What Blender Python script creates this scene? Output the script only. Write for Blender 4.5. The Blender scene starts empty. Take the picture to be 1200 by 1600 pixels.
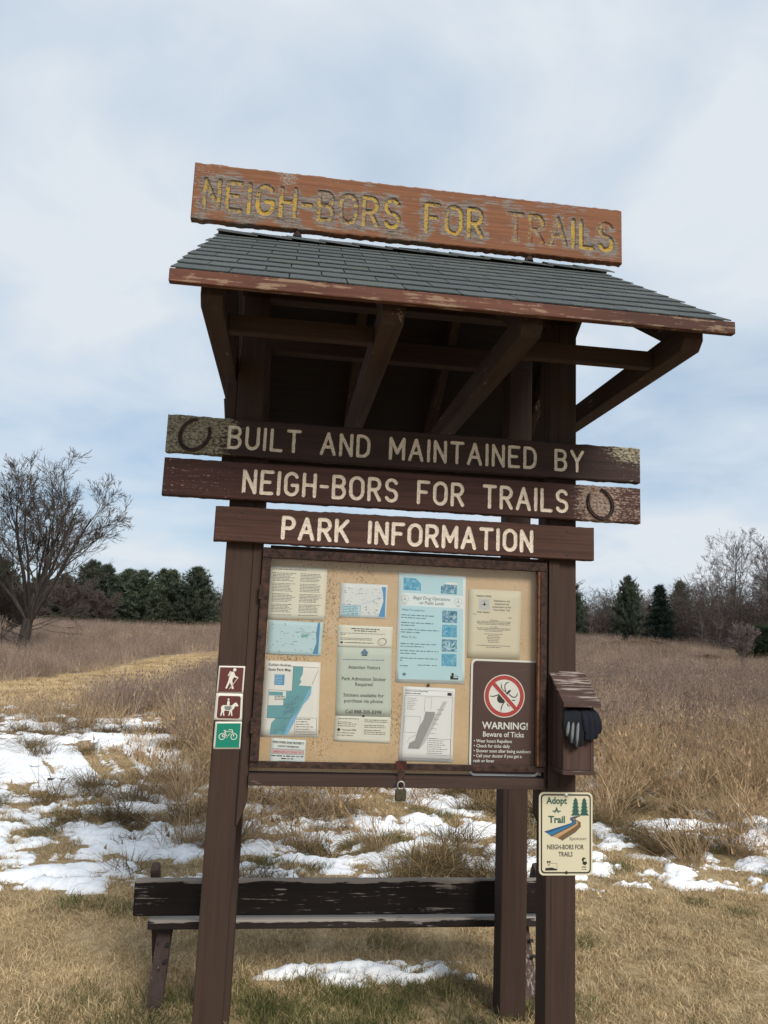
import bpy, bmesh, math, random
import numpy as np
from mathutils import Vector, Matrix, Euler

scene = bpy.context.scene
COL = scene.collection
rnd = random.Random(7)
PI = math.pi

# ------------------------------------------------------------------ camera
CAM = dict(x=-0.4982, y=-3.1401, z=1.829, yaw=0.1234, pitch=0.1521, roll=0.0407, f=1169.81)
def make_camera():
    cd = bpy.data.cameras.new('camera'); co = bpy.data.objects.new('camera', cd); COL.objects.link(co)
    ps, th, ro = CAM['yaw'], CAM['pitch'], CAM['roll']
    R = Vector((math.cos(ps), -math.sin(ps), 0)); Yh = Vector((math.sin(ps), math.cos(ps), 0)); Z = Vector((0, 0, 1))
    U = -math.sin(th) * Yh + math.cos(th) * Z; F = math.cos(th) * Yh + math.sin(th) * Z
    r = math.cos(ro) * R + math.sin(ro) * U; u = -math.sin(ro) * R + math.cos(ro) * U
    m = Matrix(((r.x, u.x, -F.x, CAM['x']), (r.y, u.y, -F.y, CAM['y']), (r.z, u.z, -F.z, CAM['z']), (0, 0, 0, 1)))
    co.matrix_world = m
    cd.sensor_fit = 'VERTICAL'; cd.sensor_height = 36.0; cd.lens = 36.0 * CAM['f'] / 1600.0
    cd.clip_start = 0.05; cd.clip_end = 3000
    scene.camera = co
make_camera()

# ------------------------------------------------------------------ sky, sun, exposure
SUN_EL, SUN_AZ = math.radians(36), math.radians(158)      # azimuth from +Y towards +X: veiled sun behind the camera, to the right
world = bpy.data.worlds.new('World'); scene.world = world; world.use_nodes = True
def build_world():
    nt = world.node_tree; N = nt.nodes; L = nt.links; N.clear()
    out = N.new('ShaderNodeOutputWorld'); mix = N.new('ShaderNodeMixShader')
    sky = N.new('ShaderNodeTexSky'); sky.sky_type = 'NISHITA'; sky.sun_disc = False
    sky.sun_elevation = SUN_EL; sky.sun_rotation = SUN_AZ
    b1 = N.new('ShaderNodeBackground'); b1.inputs['Strength'].default_value = 0.10; L.new(sky.outputs[0], b1.inputs[0])
    tc = N.new('ShaderNodeTexCoord'); sp = N.new('ShaderNodeSeparateXYZ'); L.new(tc.outputs['Generated'], sp.inputs[0])
    def mth(op, a, b=None, clamp=False):
        n = N.new('ShaderNodeMath'); n.operation = op; n.use_clamp = clamp
        for i, v in enumerate((a, b)):
            if v is None: continue
            if isinstance(v, (int, float)): n.inputs[i].default_value = v
            else: L.new(v, n.inputs[i])
        return n.outputs[0]
    zz = mth('ADD', mth('MAXIMUM', sp.outputs['Z'], 0.0), 0.22)
    cb = N.new('ShaderNodeCombineXYZ'); L.new(mth('DIVIDE', sp.outputs['X'], zz), cb.inputs[0]); L.new(mth('DIVIDE', sp.outputs['Y'], zz), cb.inputs[1])
    cb.inputs[2].default_value = 3.7
    def noise(scale, det, rough, dist=0):
        n = N.new('ShaderNodeTexNoise'); n.inputs['Scale'].default_value = scale; n.inputs['Detail'].default_value = det
        n.inputs['Roughness'].default_value = rough; n.inputs['Distortion'].default_value = dist; L.new(cb.outputs[0], n.inputs['Vector']); return n.outputs[0]
    big = noise(0.9, 3, 0.5, 0.3); fine = noise(2.6, 5, 0.55, 0.4)
    v = mth('ADD', mth('MULTIPLY', big, 0.62), mth('MULTIPLY', fine, 0.38))
    rp = N.new('ShaderNodeValToRGB'); L.new(v, rp.inputs[0])
    e = rp.color_ramp.elements; e[0].position = 0.36; e[0].color = (0.43, 0.565, 0.72, 1); e[1].position = 0.60; e[1].color = (0.735, 0.79, 0.85, 1)
    m = rp.color_ramp.elements.new(0.48); m.color = (0.60, 0.70, 0.81, 1)
    b2 = N.new('ShaderNodeBackground'); b2.inputs['Strength'].default_value = 0.67; L.new(rp.outputs[0], b2.inputs[0])
    cov = mth('ADD', mth('MULTIPLY', v, 1.0), 0.42, True)
    L.new(cov, mix.inputs[0]); L.new(b1.outputs[0], mix.inputs[1]); L.new(b2.outputs[0], mix.inputs[2]); L.new(mix.outputs[0], out.inputs[0])
build_world()
sd = bpy.data.lights.new('sun', 'SUN'); so = bpy.data.objects.new('sun', sd); COL.objects.link(so)
sd.energy = 2.65; sd.angle = math.radians(22); sd.color = (1.0, 0.95, 0.87)
so.location = (5, -9, 12)
dirv = Vector((math.sin(SUN_AZ) * math.cos(SUN_EL), math.cos(SUN_AZ) * math.cos(SUN_EL), math.sin(SUN_EL)))
so.rotation_euler = dirv.to_track_quat('Z', 'Y').to_euler()
cy = scene.cycles; cy.max_bounces = 4; cy.diffuse_bounces = 2; cy.glossy_bounces = 2; cy.transmission_bounces = 2; cy.transparent_max_bounces = 8
vs = scene.view_settings; vs.view_transform = 'Standard'; vs.look = 'None'; vs.exposure = 0.60; vs.gamma = 1.0; vs.use_curve_mapping = False

# ------------------------------------------------------------------ numpy noise
def hsh(ix, iy, s):
    h = (ix.astype(np.int64) * 374761393 + iy.astype(np.int64) * 668265263 + s * 982451653) & 0x7fffffff
    h = ((h ^ (h >> 13)) * 1274126177) & 0x7fffffff
    return ((h ^ (h >> 16)) & 0xffff) / 65535.0
def vnoise(x, y, s=0):
    x = np.asarray(x, float); y = np.asarray(y, float)
    ix = np.floor(x); iy = np.floor(y); fx = x - ix; fy = y - iy
    fx = fx * fx * (3 - 2 * fx); fy = fy * fy * (3 - 2 * fy)
    a = hsh(ix, iy, s); b = hsh(ix + 1, iy, s); c = hsh(ix, iy + 1, s); d = hsh(ix + 1, iy + 1, s)
    return (a * (1 - fx) + b * fx) * (1 - fy) + (c * (1 - fx) + d * fx) * fy
def fbm(x, y, s=0, o=4, g=0.5):
    t = 0; a = 1; n = 0
    for k in range(o):
        t = t + a * vnoise(x * 2 ** k, y * 2 ** k, s + k * 17); n += a; a *= g
    return t / n
def sstep(a, b, x):
    t = np.clip((x - a) / (b - a), 0, 1); return t * t * (3 - 2 * t)

# ------------------------------------------------------------------ object helpers
def tag(o, label=None, cat=None, group=None, kind=None):
    if label: o['label'] = label
    if cat: o['category'] = cat
    if group: o['group'] = group
    if kind: o['kind'] = kind
    return o
def link(name, me, mat=None, parent=None):
    o = bpy.data.objects.new(name, me); COL.objects.link(o)
    if mat is not None:
        me.materials.clear(); me.materials.append(mat)
    if parent is not None: o.parent = parent
    return o
def empty(name, loc=(0, 0, 0)):
    o = bpy.data.objects.new(name, None); COL.objects.link(o); o.location = loc; o.empty_display_size = 0.1; return o
def pyd(name, V, F, mat=None, parent=None, smooth=False):
    me = bpy.data.meshes.new(name); me.from_pydata([tuple(v) for v in V], [], [tuple(f) for f in F]); me.update()
    if smooth: me.polygons.foreach_set('use_smooth', [True] * len(me.polygons))
    return link(name, me, mat, parent)
def np_mesh(name, V, F):
    """fast mesh from arrays; F is (n,3) or (n,4)"""
    V = np.asarray(V, np.float32); F = np.asarray(F, np.int32); k = F.shape[1]
    me = bpy.data.meshes.new(name)
    me.vertices.add(len(V)); me.vertices.foreach_set('co', V.ravel())
    me.loops.add(F.size); me.loops.foreach_set('vertex_index', F.ravel())
    me.polygons.add(len(F)); me.polygons.foreach_set('loop_start', np.arange(len(F), dtype=np.int32) * k)
    me.update(calc_edges=True); return me
def fattr(me, name, arr):
    a = me.attributes.new(name, 'FLOAT', 'POINT'); a.data.foreach_set('value', np.asarray(arr, np.float32).ravel())
def box(name, x0, x1, y0, y1, z0, z1, mat, parent=None, bev=0.004, off=(0, 0, 0)):
    """bevelled box between bounds (world), parent offset removed"""
    ox, oy, oz = off
    bm = bmesh.new(); bmesh.ops.create_cube(bm, size=1)
    for v in bm.verts:
        v.co = Vector(((x0 + x1) / 2 + v.co.x * (x1 - x0) - ox, (y0 + y1) / 2 + v.co.y * (y1 - y0) - oy, (z0 + z1) / 2 + v.co.z * (z1 - z0) - oz))
    if bev: bmesh.ops.bevel(bm, geom=bm.edges[:], offset=min(bev, 0.45 * min(x1 - x0, y1 - y0, z1 - z0)), segments=2, affect='EDGES', profile=0.6)
    me = bpy.data.meshes.new(name); bm.to_mesh(me); bm.free(); return link(name, me, mat, parent)
def beam(name, p0, p1, w, h, mat, parent=None, bev=0.004, up=(0, 0, 1), off=(0, 0, 0)):
    """box along p0->p1, w across, h along up"""
    p0 = Vector(p0) - Vector(off); p1 = Vector(p1) - Vector(off); d = (p1 - p0); L = d.length; d.normalize()
    s = Vector(up).cross(d).normalized(); u = d.cross(s).normalized()
    bm = bmesh.new(); bmesh.ops.create_cube(bm, size=1)
    for v in bm.verts:
        c = v.co.copy(); v.co = (p0 + p1) / 2 + d * (c.x * L) + s * (c.y * w) + u * (c.z * h)
    if bev: bmesh.ops.bevel(bm, geom=bm.edges[:], offset=bev, segments=2, affect='EDGES', profile=0.6)
    me = bpy.data.meshes.new(name); bm.to_mesh(me); bm.free(); return link(name, me, mat, parent)
def prism(name, poly, axis, a0, a1, mat, parent=None, bev=0.0):
    """extrude polygon; axis 'x': poly in (y,z); 'y': poly in (x,z)"""
    bm = bmesh.new(); n = len(poly)
    def P(q, a): return (a, q[0], q[1]) if axis == 'x' else (q[0], a, q[1])
    A = [bm.verts.new(P(q, a0)) for q in poly]; B = [bm.verts.new(P(q, a1)) for q in poly]
    bm.faces.new(A); bm.faces.new(B[::-1])
    for i in range(n): bm.faces.new((A[i], B[i], B[(i + 1) % n], A[(i + 1) % n]))
    bmesh.ops.recalc_face_normals(bm, faces=bm.faces[:])
    if bev: bmesh.ops.bevel(bm, geom=bm.edges[:], offset=bev, segments=2, affect='EDGES', profile=0.6)
    me = bpy.data.meshes.new(name); bm.to_mesh(me); bm.free(); return link(name, me, mat, parent)
def tube_arrays(pts, rad, k, V, F, cap=False):
    """append a tapered tube along pts to lists V,F (quads/tris)"""
    base = len(V); n = len(pts); prev = None
    for i in range(n):
        d = (pts[min(i + 1, n - 1)] - pts[max(i - 1, 0)])
        if d.length < 1e-9: d = Vector((0, 0, 1))
        d.normalize()
        a = Vector((1, 0, 0)) if abs(d.x) < 0.8 else Vector((0, 1, 0))
        if prev is not None: a = prev
        s = (a - d * a.dot(d))
        if s.length < 1e-6: s = d.orthogonal()
        s.normalize(); prev = s; u = d.cross(s)
        for j in range(k):
            t = 2 * PI * j / k; V.append(pts[i] + (s * math.cos(t) + u * math.sin(t)) * rad[i])
    for i in range(n - 1):
        for j in range(k):
            a = base + i * k + j; b = base + i * k + (j + 1) % k; F.append((a, b, b + k, a + k))
    if cap: F.append(tuple(base + j for j in range(k))[::-1]); F.append(tuple(base + (n - 1) * k + j for j in range(k)))

# ------------------------------------------------------------------ materials
class NB:
    def __init__(s, name):
        s.m = bpy.data.materials.new(name); s.m.use_nodes = True; s.N = s.m.node_tree.nodes; s.L = s.m.node_tree.links
        s.N.clear(); s.out = s.N.new('ShaderNodeOutputMaterial'); s.p = s.N.new('ShaderNodeBsdfPrincipled'); s.L.new(s.p.outputs[0], s.out.inputs[0])
        s.p.inputs['Specular IOR Level'].default_value = 0.25; s.p.inputs['Roughness'].default_value = 0.85
    def set(s, i, v):
        if hasattr(v, 'is_output') or isinstance(v, bpy.types.NodeSocket): s.L.new(v, i)
        else: i.default_value = v
    def math(s, op, a, b=0.0, clamp=False):
        n = s.N.new('ShaderNodeMath'); n.operation = op; n.use_clamp = clamp; s.set(n.inputs[0], a); s.set(n.inputs[1], b); return n.outputs[0]
    def coord(s, scale=(1, 1, 1), jitter=True):
        tc = s.N.new('ShaderNodeTexCoord'); v = tc.outputs['Object']
        if jitter:
            oi = s.N.new('ShaderNodeObjectInfo'); ad = s.N.new('ShaderNodeVectorMath'); ad.operation = 'ADD'
            s.L.new(v, ad.inputs[0]); cb = s.N.new('ShaderNodeCombineXYZ')
            for i, k in enumerate((17.3, 29.1, 41.7)): s.L.new(s.math('MULTIPLY', oi.outputs['Random'], k), cb.inputs[i])
            s.L.new(cb.outputs[0], ad.inputs[1]); v = ad.outputs[0]
        mp = s.N.new('ShaderNodeMapping'); mp.inputs['Scale'].default_value = scale; s.L.new(v, mp.inputs['Vector']); return mp.outputs[0]
    def noise(s, vec, scale=1.0, det=4, rough=0.55, dist=0.0):
        n = s.N.new('ShaderNodeTexNoise'); n.inputs['Scale'].default_value = scale; n.inputs['Detail'].default_value = det
        n.inputs['Roughness'].default_value = rough; n.inputs['Distortion'].default_value = dist
        if vec is not None: s.L.new(vec, n.inputs['Vector'])
        return n.outputs[0]
    def ramp(s, v, *st):
        r = s.N.new('ShaderNodeValToRGB'); s.L.new(v, r.inputs[0]); e = r.color_ramp.elements
        while len(e) < len(st): e.new(0.5)
        for k, (p, c) in enumerate(st):
            e[k].position = p; e[k].color = (c[0], c[1], c[2], 1) if not isinstance(c, (int, float)) else (c, c, c, 1)
        return r.outputs[0]
    def mix(s, f, a, b):
        n = s.N.new('ShaderNodeMix'); n.data_type = 'RGBA'; s.set(n.inputs[0], f)
        for i, v in ((6, a), (7, b)):
            if isinstance(v, tuple): v = (v[0], v[1], v[2], 1)
            s.set(n.inputs[i], v)
        return n.outputs[2]
    def attr(s, name):
        n = s.N.new('ShaderNodeAttribute'); n.attribute_name = name; return n.outputs['Fac']
    def objrand(s): return s.N.new('ShaderNodeObjectInfo').outputs['Random']
    def color(s, c):
        if isinstance(c, tuple): c = (c[0], c[1], c[2], 1)
        s.set(s.p.inputs['Base Color'], c)
    def bump(s, h, strength=0.3, dist=0.003):
        b = s.N.new('ShaderNodeBump'); b.inputs['Strength'].default_value = strength; b.inputs['Distance'].default_value = dist
        s.L.new(h, b.inputs['Height']); s.L.new(b.outputs[0], s.p.inputs['Normal'])
_mc = {}
def flat(name, c, rough=0.8, spec=0.2, var=0.0, metal=0.0):
    if name in _mc: return _mc[name]
    b = NB(name); b.p.inputs['Roughness'].default_value = rough; b.p.inputs['Specular IOR Level'].default_value = spec; b.p.inputs['Metallic'].default_value = metal
    if var:
        n = b.noise(b.coord((9, 9, 9)), 1, 4); b.color(b.mix(n, tuple(x * (1 - var) for x in c), tuple(min(1, x * (1 + var)) for x in c)))
    else: b.color(c)
    _mc[name] = b.m; return b.m
def wood(name, axis, dark, light, wearc, wear=0.5, rough=0.8, tint=None, ws=4.0, topz=None):
    """stained timber: long grain along axis, scattered worn patches"""
    if name in _mc: return _mc[name]
    b = NB(name); st = {'X': (1.3, 34, 34), 'Y': (34, 1.3, 34), 'Z': (34, 34, 1.3)}[axis]
    st2 = {'X': (5, 90, 90), 'Y': (90, 5, 90), 'Z': (90, 90, 5)}[axis]
    v = b.coord(st); g = b.noise(v, 1, 5, 0.6, 0.6); v2 = b.coord(st2); fg = b.noise(v2, 1, 3, 0.6)
    bl = b.noise(b.coord((2.2, 2.2, 2.2)), 1, 4)
    c = b.ramp(g, (0.30, dark), (0.62, light)); c = b.mix(b.math('MULTIPLY', bl, 0.55), c, tuple(x * 0.55 for x in dark))
    if axis == 'Z':
        ck = b.noise(b.coord((48, 48, .55)), 1, 2, .5, .3); c = b.mix(b.ramp(ck, (.665, 0.0), (.70, .8)), c, (.012, .008, .007))
    if tint: c = b.mix(b.ramp(b.noise(b.coord((1.1, 1.1, 1.1)), 1, 2), (0.45, 0.0), (0.62, 0.6)), c, tint)
    w = b.math('ADD', b.math('MULTIPLY', fg, 0.5), b.math('MULTIPLY', b.noise(b.coord((ws if axis != 'X' else ws * .6, ws, ws)), 1, 5, 0.65), 0.5))
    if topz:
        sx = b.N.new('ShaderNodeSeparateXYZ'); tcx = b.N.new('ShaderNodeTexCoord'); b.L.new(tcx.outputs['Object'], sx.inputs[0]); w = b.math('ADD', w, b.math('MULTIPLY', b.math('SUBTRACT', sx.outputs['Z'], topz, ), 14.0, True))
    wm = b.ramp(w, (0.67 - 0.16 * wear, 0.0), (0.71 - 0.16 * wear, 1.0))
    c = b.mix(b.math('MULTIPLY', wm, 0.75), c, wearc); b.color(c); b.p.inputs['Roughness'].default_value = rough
    b.bump(b.math('ADD', b.math('MULTIPLY', g, 0.6), b.math('MULTIPLY', fg, 0.4)), 0.5, 0.004)
    _mc[name] = b.m; return b.m
DK, LT, WR = (0.036, 0.0215, 0.017), (0.064, 0.039, 0.031), (0.26, 0.20, 0.165)
WX = wood('brown_stained_timber_along_x', 'X', DK, LT, WR, 0.25)
WY = wood('brown_stained_timber_along_y', 'Y', DK, LT, WR, 0.35)
WZ = wood('brown_stained_timber_upright', 'Z', (0.034, 0.0195, 0.0140), (0.052, 0.0300, 0.0215), WR, 0.06)
WFASC = wood('peeling_red_fascia_paint', 'X', (0.078, 0.030, 0.021), (0.135, 0.054, 0.035), (0.24, 0.165, 0.11), 0.85, tint=(0.035, 0.018, 0.015), ws=16)
WBOX = wood('weathered_box_timber', 'X', (0.042, 0.025, 0.020), (0.085, 0.050, 0.041), (0.33, 0.28, 0.25), 0.85)
WBOXZ = wood('weathered_box_timber_upright', 'Z', (0.045, 0.026, 0.021), (0.085, 0.049, 0.039), (0.33, 0.28, 0.25), 0.45)
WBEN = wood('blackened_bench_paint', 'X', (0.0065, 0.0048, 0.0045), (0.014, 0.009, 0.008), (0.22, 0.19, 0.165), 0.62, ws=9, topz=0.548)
WBENL = wood('bench_leg_worn_paint', 'Z', (0.045, 0.028, 0.024), (0.085, 0.055, 0.048), (0.28, 0.24, 0.21), 0.5)
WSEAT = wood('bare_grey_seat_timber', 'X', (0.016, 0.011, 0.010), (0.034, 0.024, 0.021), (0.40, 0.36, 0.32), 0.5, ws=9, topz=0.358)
DECK = wood('dark_roof_boarding', 'X', (0.016, 0.012, 0.012), (0.028, 0.020, 0.019), (0.05, 0.035, 0.03), 0.1)
def rust(name, c1, c2, c3):
    b = NB(name); n = b.noise(b.coord((38, 38, 38)), 1, 6, 0.7); c = b.ramp(n, (0.33, c1), (0.5, c2), (0.68, c3)); b.color(c)
    b.p.inputs['Roughness'].default_value = 0.9; b.bump(n, 0.9, 0.006); return b.m
RUST = rust('rusted_brown_steel', (0.010, 0.007, 0.006), (0.036, 0.021, 0.017), (0.070, 0.036, 0.026))
RUSTR = rust('red_rusted_steel', (0.022, 0.008, 0.007), (0.065, 0.020, 0.015), (0.03, 0.015, 0.012))
RUSTO = rust('orange_rusted_strip', (0.05, 0.022, 0.014), (0.12, 0.052, 0.028), (0.17, 0.08, 0.04))
IRON = rust('old_horseshoe_iron', (0.018, 0.013, 0.012), (0.050, 0.034, 0.030), (0.085, 0.05, 0.04))
def shingle_mat():
    b = NB('grey_asphalt_shingle'); n = b.noise(b.coord((160, 160, 160)), 1, 3, 0.7); n2 = b.noise(b.coord((3, 3, 3)), 1, 3)
    c = b.ramp(n, (0.3, (0.040, 0.047, 0.049)), (0.72, (0.118, 0.132, 0.134)))
    r = b.objrand(); c = b.mix(b.math('MULTIPLY', r, 0.5), c, (0.045, 0.054, 0.056)); c = b.mix(b.ramp(n2, (0.55, 0.0), (0.75, 0.5)), c, (0.075, 0.085, 0.062))
    b.color(c); b.p.inputs['Roughness'].default_value = 0.95; b.bump(n, 0.7, 0.003); return b.m
SHIN = shingle_mat()
def panel_mat():
    b = NB('tan_flake_board'); n = b.noise(b.coord((60, 60, 60), False), 1, 5, 0.7); n2 = b.noise(b.coord((4, 4, 4), False), 1, 4)
    c = b.ramp(n2, (0.3, (0.60, 0.42, 0.26)), (0.7, (0.74, 0.56, 0.37))); c = b.mix(b.math('MULTIPLY', n, 0.5), c, (0.42, 0.27, 0.15))
    f = b.noise(b.coord((150, 70, 110), False), 1, 4, 0.75); g = b.noise(b.coord((3, 3, 2.4), False), 1, 3)
    k = b.ramp(b.math('ADD', b.math('MULTIPLY', f, 0.62), b.math('MULTIPLY', g, 0.38)), (0.565, 0.0), (0.605, 1.0))
    b.color(b.mix(b.math('MULTIPLY', k, 0.8), c, (0.10, 0.062, 0.040))); b.bump(n, 0.4, 0.003); return b.m
PANEL = panel_mat()
def pane_mat():
    b = NB('clear_acrylic_pane'); b.N.remove(b.p)
    t = b.N.new('ShaderNodeBsdfTransparent'); t.inputs[0].default_value = (0.96, 0.965, 0.955, 1); g = b.N.new('ShaderNodeBsdfGlossy'); g.inputs['Roughness'].default_value = 0.06
    fr = b.N.new('ShaderNodeFresnel'); fr.inputs[0].default_value = 1.40; m = b.N.new('ShaderNodeMixShader')
    nz = b.noise(b.coord((2.0, 2.0, 7.0), False), 1, 4, 0.6, 0.8); bp = b.N.new('ShaderNodeBump'); bp.inputs['Strength'].default_value = 0.12; bp.inputs['Distance'].default_value = 0.02
    b.L.new(nz, bp.inputs['Height']); b.L.new(bp.outputs[0], g.inputs['Normal'])
    b.L.new(fr.outputs[0], m.inputs[0]); b.L.new(t.outputs[0], m.inputs[1]); b.L.new(g.outputs[0], m.inputs[2]); b.L.new(m.outputs[0], b.out.inputs[0]); return b.m
PANE = pane_mat()

# ------------------------------------------------------------------ terrain
def ground_z(x, y):
    x = np.asarray(x, float); y = np.asarray(y, float)
    r = sstep(4, 26, y); z = 0.0072 * np.maximum(y - 6, 0) * np.clip(1 - (y - 110) / 400, 0, 1) + 0.0118 * np.clip(x, -70, 70) * r
    z = z + (fbm(x / 7, y / 7, 3) - 0.5) * 0.22 * sstep(7, 20, y)
    z = z + (fbm(x / 0.55, y / 0.55, 9, 3) - 0.5) * 0.10 * sstep(1.9, 3.2, y) * (1 - sstep(14, 24, y)) + (fbm(x / .3, y / .3, 5, 2) - .5) * .012
    return z
def gz(x, y): return float(ground_z(np.array([x]), np.array([y]))[0])
def axis_pts(lo, hi, c0, c1, step, grow=1.16):
    a = list(np.arange(c0, c1 + 1e-6, step)); s = step
    while a[-1] < hi: s *= grow; a.append(a[-1] + s)
    s = step
    while a[0] > lo: s *= grow; a.insert(0, a[0] - s)
    return np.array(a)
def path_x(y):      # centre line of the mown path, left of the kiosk
    return np.interp(y, [6, 9.5, 11.6, 16.5, 22, 29.5, 40, 60], [-14, -9.4, -7.4, -5.6, -4.7, -3.9, -1.5, 6])
def path_mask(x, y):
    hw = np.interp(y, [8, 12, 20, 40], [2.0, 2.6, 2.2, 1.6]); return (1 - sstep(hw * 0.75, hw * 1.25, np.abs(x - path_x(y)) + (fbm(x, y, 8) - .5) * .8)) * sstep(7, 9, y)
def build_ground():
    xs = axis_pts(-900, 900, -9, 9, 0.12); ys = axis_pts(-120, 1100, -2, 14, 0.12)
    X, Y = np.meshgrid(xs, ys); Z = ground_z(X, Y); V = np.stack([X, Y, Z], -1).reshape(-1, 3)
    nx, ny = len(xs), len(ys); i = np.arange(ny - 1)[:, None] * nx + np.arange(nx - 1)[None]; i = i.ravel()
    me = np_mesh('ground', V, np.stack([i, i + 1, i + 1 + nx, i + nx], 1)); me.polygons.foreach_set('use_smooth', [True] * len(me.polygons))
    fattr(me, 'path', path_mask(X, Y)); fattr(me, 'field', sstep(5, 10, Y) * (1 - path_mask(X, Y)))
    b = NB('dead_grass_ground'); n = b.noise(b.coord((14, 14, 14), False), 1, 5, 0.7); n2 = b.noise(b.coord((0.7, 0.7, 0.7), False), 1, 4)
    c = b.ramp(n, (0.3, (0.19, 0.135, 0.072)), (0.68, (0.46, 0.34, 0.19))); c = b.mix(b.math('MULTIPLY', n2, 0.4), c, (0.19, 0.15, 0.075))
    fld = b.ramp(n2, (0.3, (0.19, 0.138, 0.105)), (0.7, (0.30, 0.225, 0.165))); c = b.mix(b.math('MULTIPLY', b.attr('field'), 0.8), c, fld)
    c = b.mix(b.math('MULTIPLY', b.attr('path'), 0.7), c, b.ramp(n, (0.3, (0.42, 0.31, 0.17)), (0.7, (0.60, 0.45, 0.26)))); b.color(c); b.bump(n, 0.8, 0.02)
    o = link('ground', me, b.m); tag(o, kind='structure', label='tan dead grass ground running out to the tree line', cat='ground'); return o
build_ground()

# ------------------------------------------------------------------ kiosk
K = empty('information_kiosk'); tag(K, 'dark brown timber trail kiosk with shingled gable roof and glazed notice case', 'kiosk')
PY0, PY1, QY0, QY1 = 0.0, 0.125, 0.625, 0.750
PTOP = 3.235
for (x0, x1) in ((-0.760, -0.648), (0.620, 0.748)):
    for (y0, y1) in ((PY0, PY1), (QY0, QY1)):
        box('post', x0, x1, y0, y1, -0.25, PTOP, WZ, K, 0.006)
# cheek boards closing the case at both posts, lower ends cut on the slant
prism('cheek_board', [(-0.648, 2.62), (-0.648, 1.035), (-0.640, 1.035), (-0.6095, 1.115), (-0.6095, 2.62)], 'y', -0.004, 0.10, WZ, K, 0.003)
prism('cheek_board', [(0.6195, 2.62), (0.6195, 1.035), (0.612, 1.035), (0.594, 1.075), (0.594, 1.19), (0.6085, 1.195), (0.6085, 2.62)], 'y', 0.0, 0.10, WZ, K, 0.002)
box('trim_board', 0.6215, 0.668, -0.012, -0.0005, 1.195, 2.146, WZ, K, 0.003)
box('outer_cleat', -0.806, -0.7615, 0.01, 0.12, 2.45, 2.835, WZ, K, 0.004)
# display case
CASE = box('case_back_panel', -0.608, 0.608, 0.033, 0.049, 1.236, 2.140, PANEL, K, 0.0)
FW = 0.035
for nm, a in (('door_rail', (-0.607, 0.607, -0.026, 0.006, 2.092, 2.129)), ('door_rail', (-0.607, 0.607, -0.014, 0.006, 1.257, 1.281)),
              ('door_stile', (-0.607, -0.572, -0.0255, 0.0055, 1.2815, 2.0915)), ('door_stile', (0.580, 0.607, -0.0255, 0.0055, 1.2815, 2.0915))):
    box(nm, *a, RUST, CASE, 0.003)
box('door_edge_strip', 0.570, 0.5795, -0.022, 0.005, 1.2815, 2.0915, RUSTO, CASE, 0.002)
tag(box('pane', -0.5715, 0.5695, -0.004, -0.001, 1.2815, 2.0915, PANE, CASE, 0.0), label='clear acrylic pane over the notices')
box('lower_rail', -0.608, 0.6035, -0.020, 0.060, 1.189, 1.2325, WX, K, 0.003)
box('case_top_board', -0.578, 0.608, 0.007, 0.0325, 2.094, 2.1475, WX, K, 0.003)
for z in (1.42, 1.95): box('hinge', -0.612, -0.600, -0.032, -0.0262, z - 0.03, z + 0.03, RUST, CASE, 0.001)
# backing beam behind the upper board
box('cross_beam', -0.647, 0.619, 0.035, 0.115, 2.50, 2.655, WX, K, 0.004)

# roof frame: four tied rafter pairs, headers on the posts, nailers between the ties
RY, RZ, EY, EZ = 0.378, 3.716, -0.7595, 2.972
EY2 = 2 * RY - EY; SL = math.hypot(RY - EY, RZ - EZ); UF = Vector((0, (RY - EY) / SL, (RZ - EZ) / SL)); NF = Vector((0, -UF.z, UF.y))
RL, RR = -0.937, 1.028
def slope_pt(x, s, n, rear=False):
    p = Vector((x, EY, EZ)) + UF * s + NF * n
    if rear: p.y = 2 * RY - p.y
    return p
CH = [(-0.846, -0.772), (-0.232, -0.150), (0.268, 0.346), (0.876, 0.950)]
for i, (x0, x1) in enumerate(CH):
    prism('tie_beam', [(EY + 0.055, 2.965), (EY + 0.055, 2.905), (EY + 0.085, 2.872), (EY2 - 0.085, 2.872), (EY2 - 0.055, 2.905), (EY2 - 0.055, 2.965)], 'x', x0, x1, WY, K, 0.004)
    w = 0.045; xc = (x0 + x1) / 2
    for rear in (False, True):
        a = slope_pt(xc, 0.03, -0.085, rear); c = slope_pt(xc, SL - 0.02, -0.085, rear)
        beam('rafter', a, c, w, 0.105, WY, K, 0.003, up=(0, 0, 1))
box('ridge_board', RL + .06, RR - .06, RY - .012, RY + .012, 3.53, 3.672, WX, K, .002)
hz0, hz1 = PTOP + 0.001, 3.345
for y in (0.055, 2 * RY - 0.055):
    box('header_beam', -0.772, 0.760, y - 0.035, y + 0.035, hz0, hz1, WX, K, 0.004)
for (x0, x1) in ((-0.771, -0.233), (0.347, 0.875)):
    for y in (-0.45, 2 * RY + 0.45):
        box('nailer', x0, x1, y - 0.02, y + 0.02, 2.878, 2.945, WX, K, 0.003)

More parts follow.
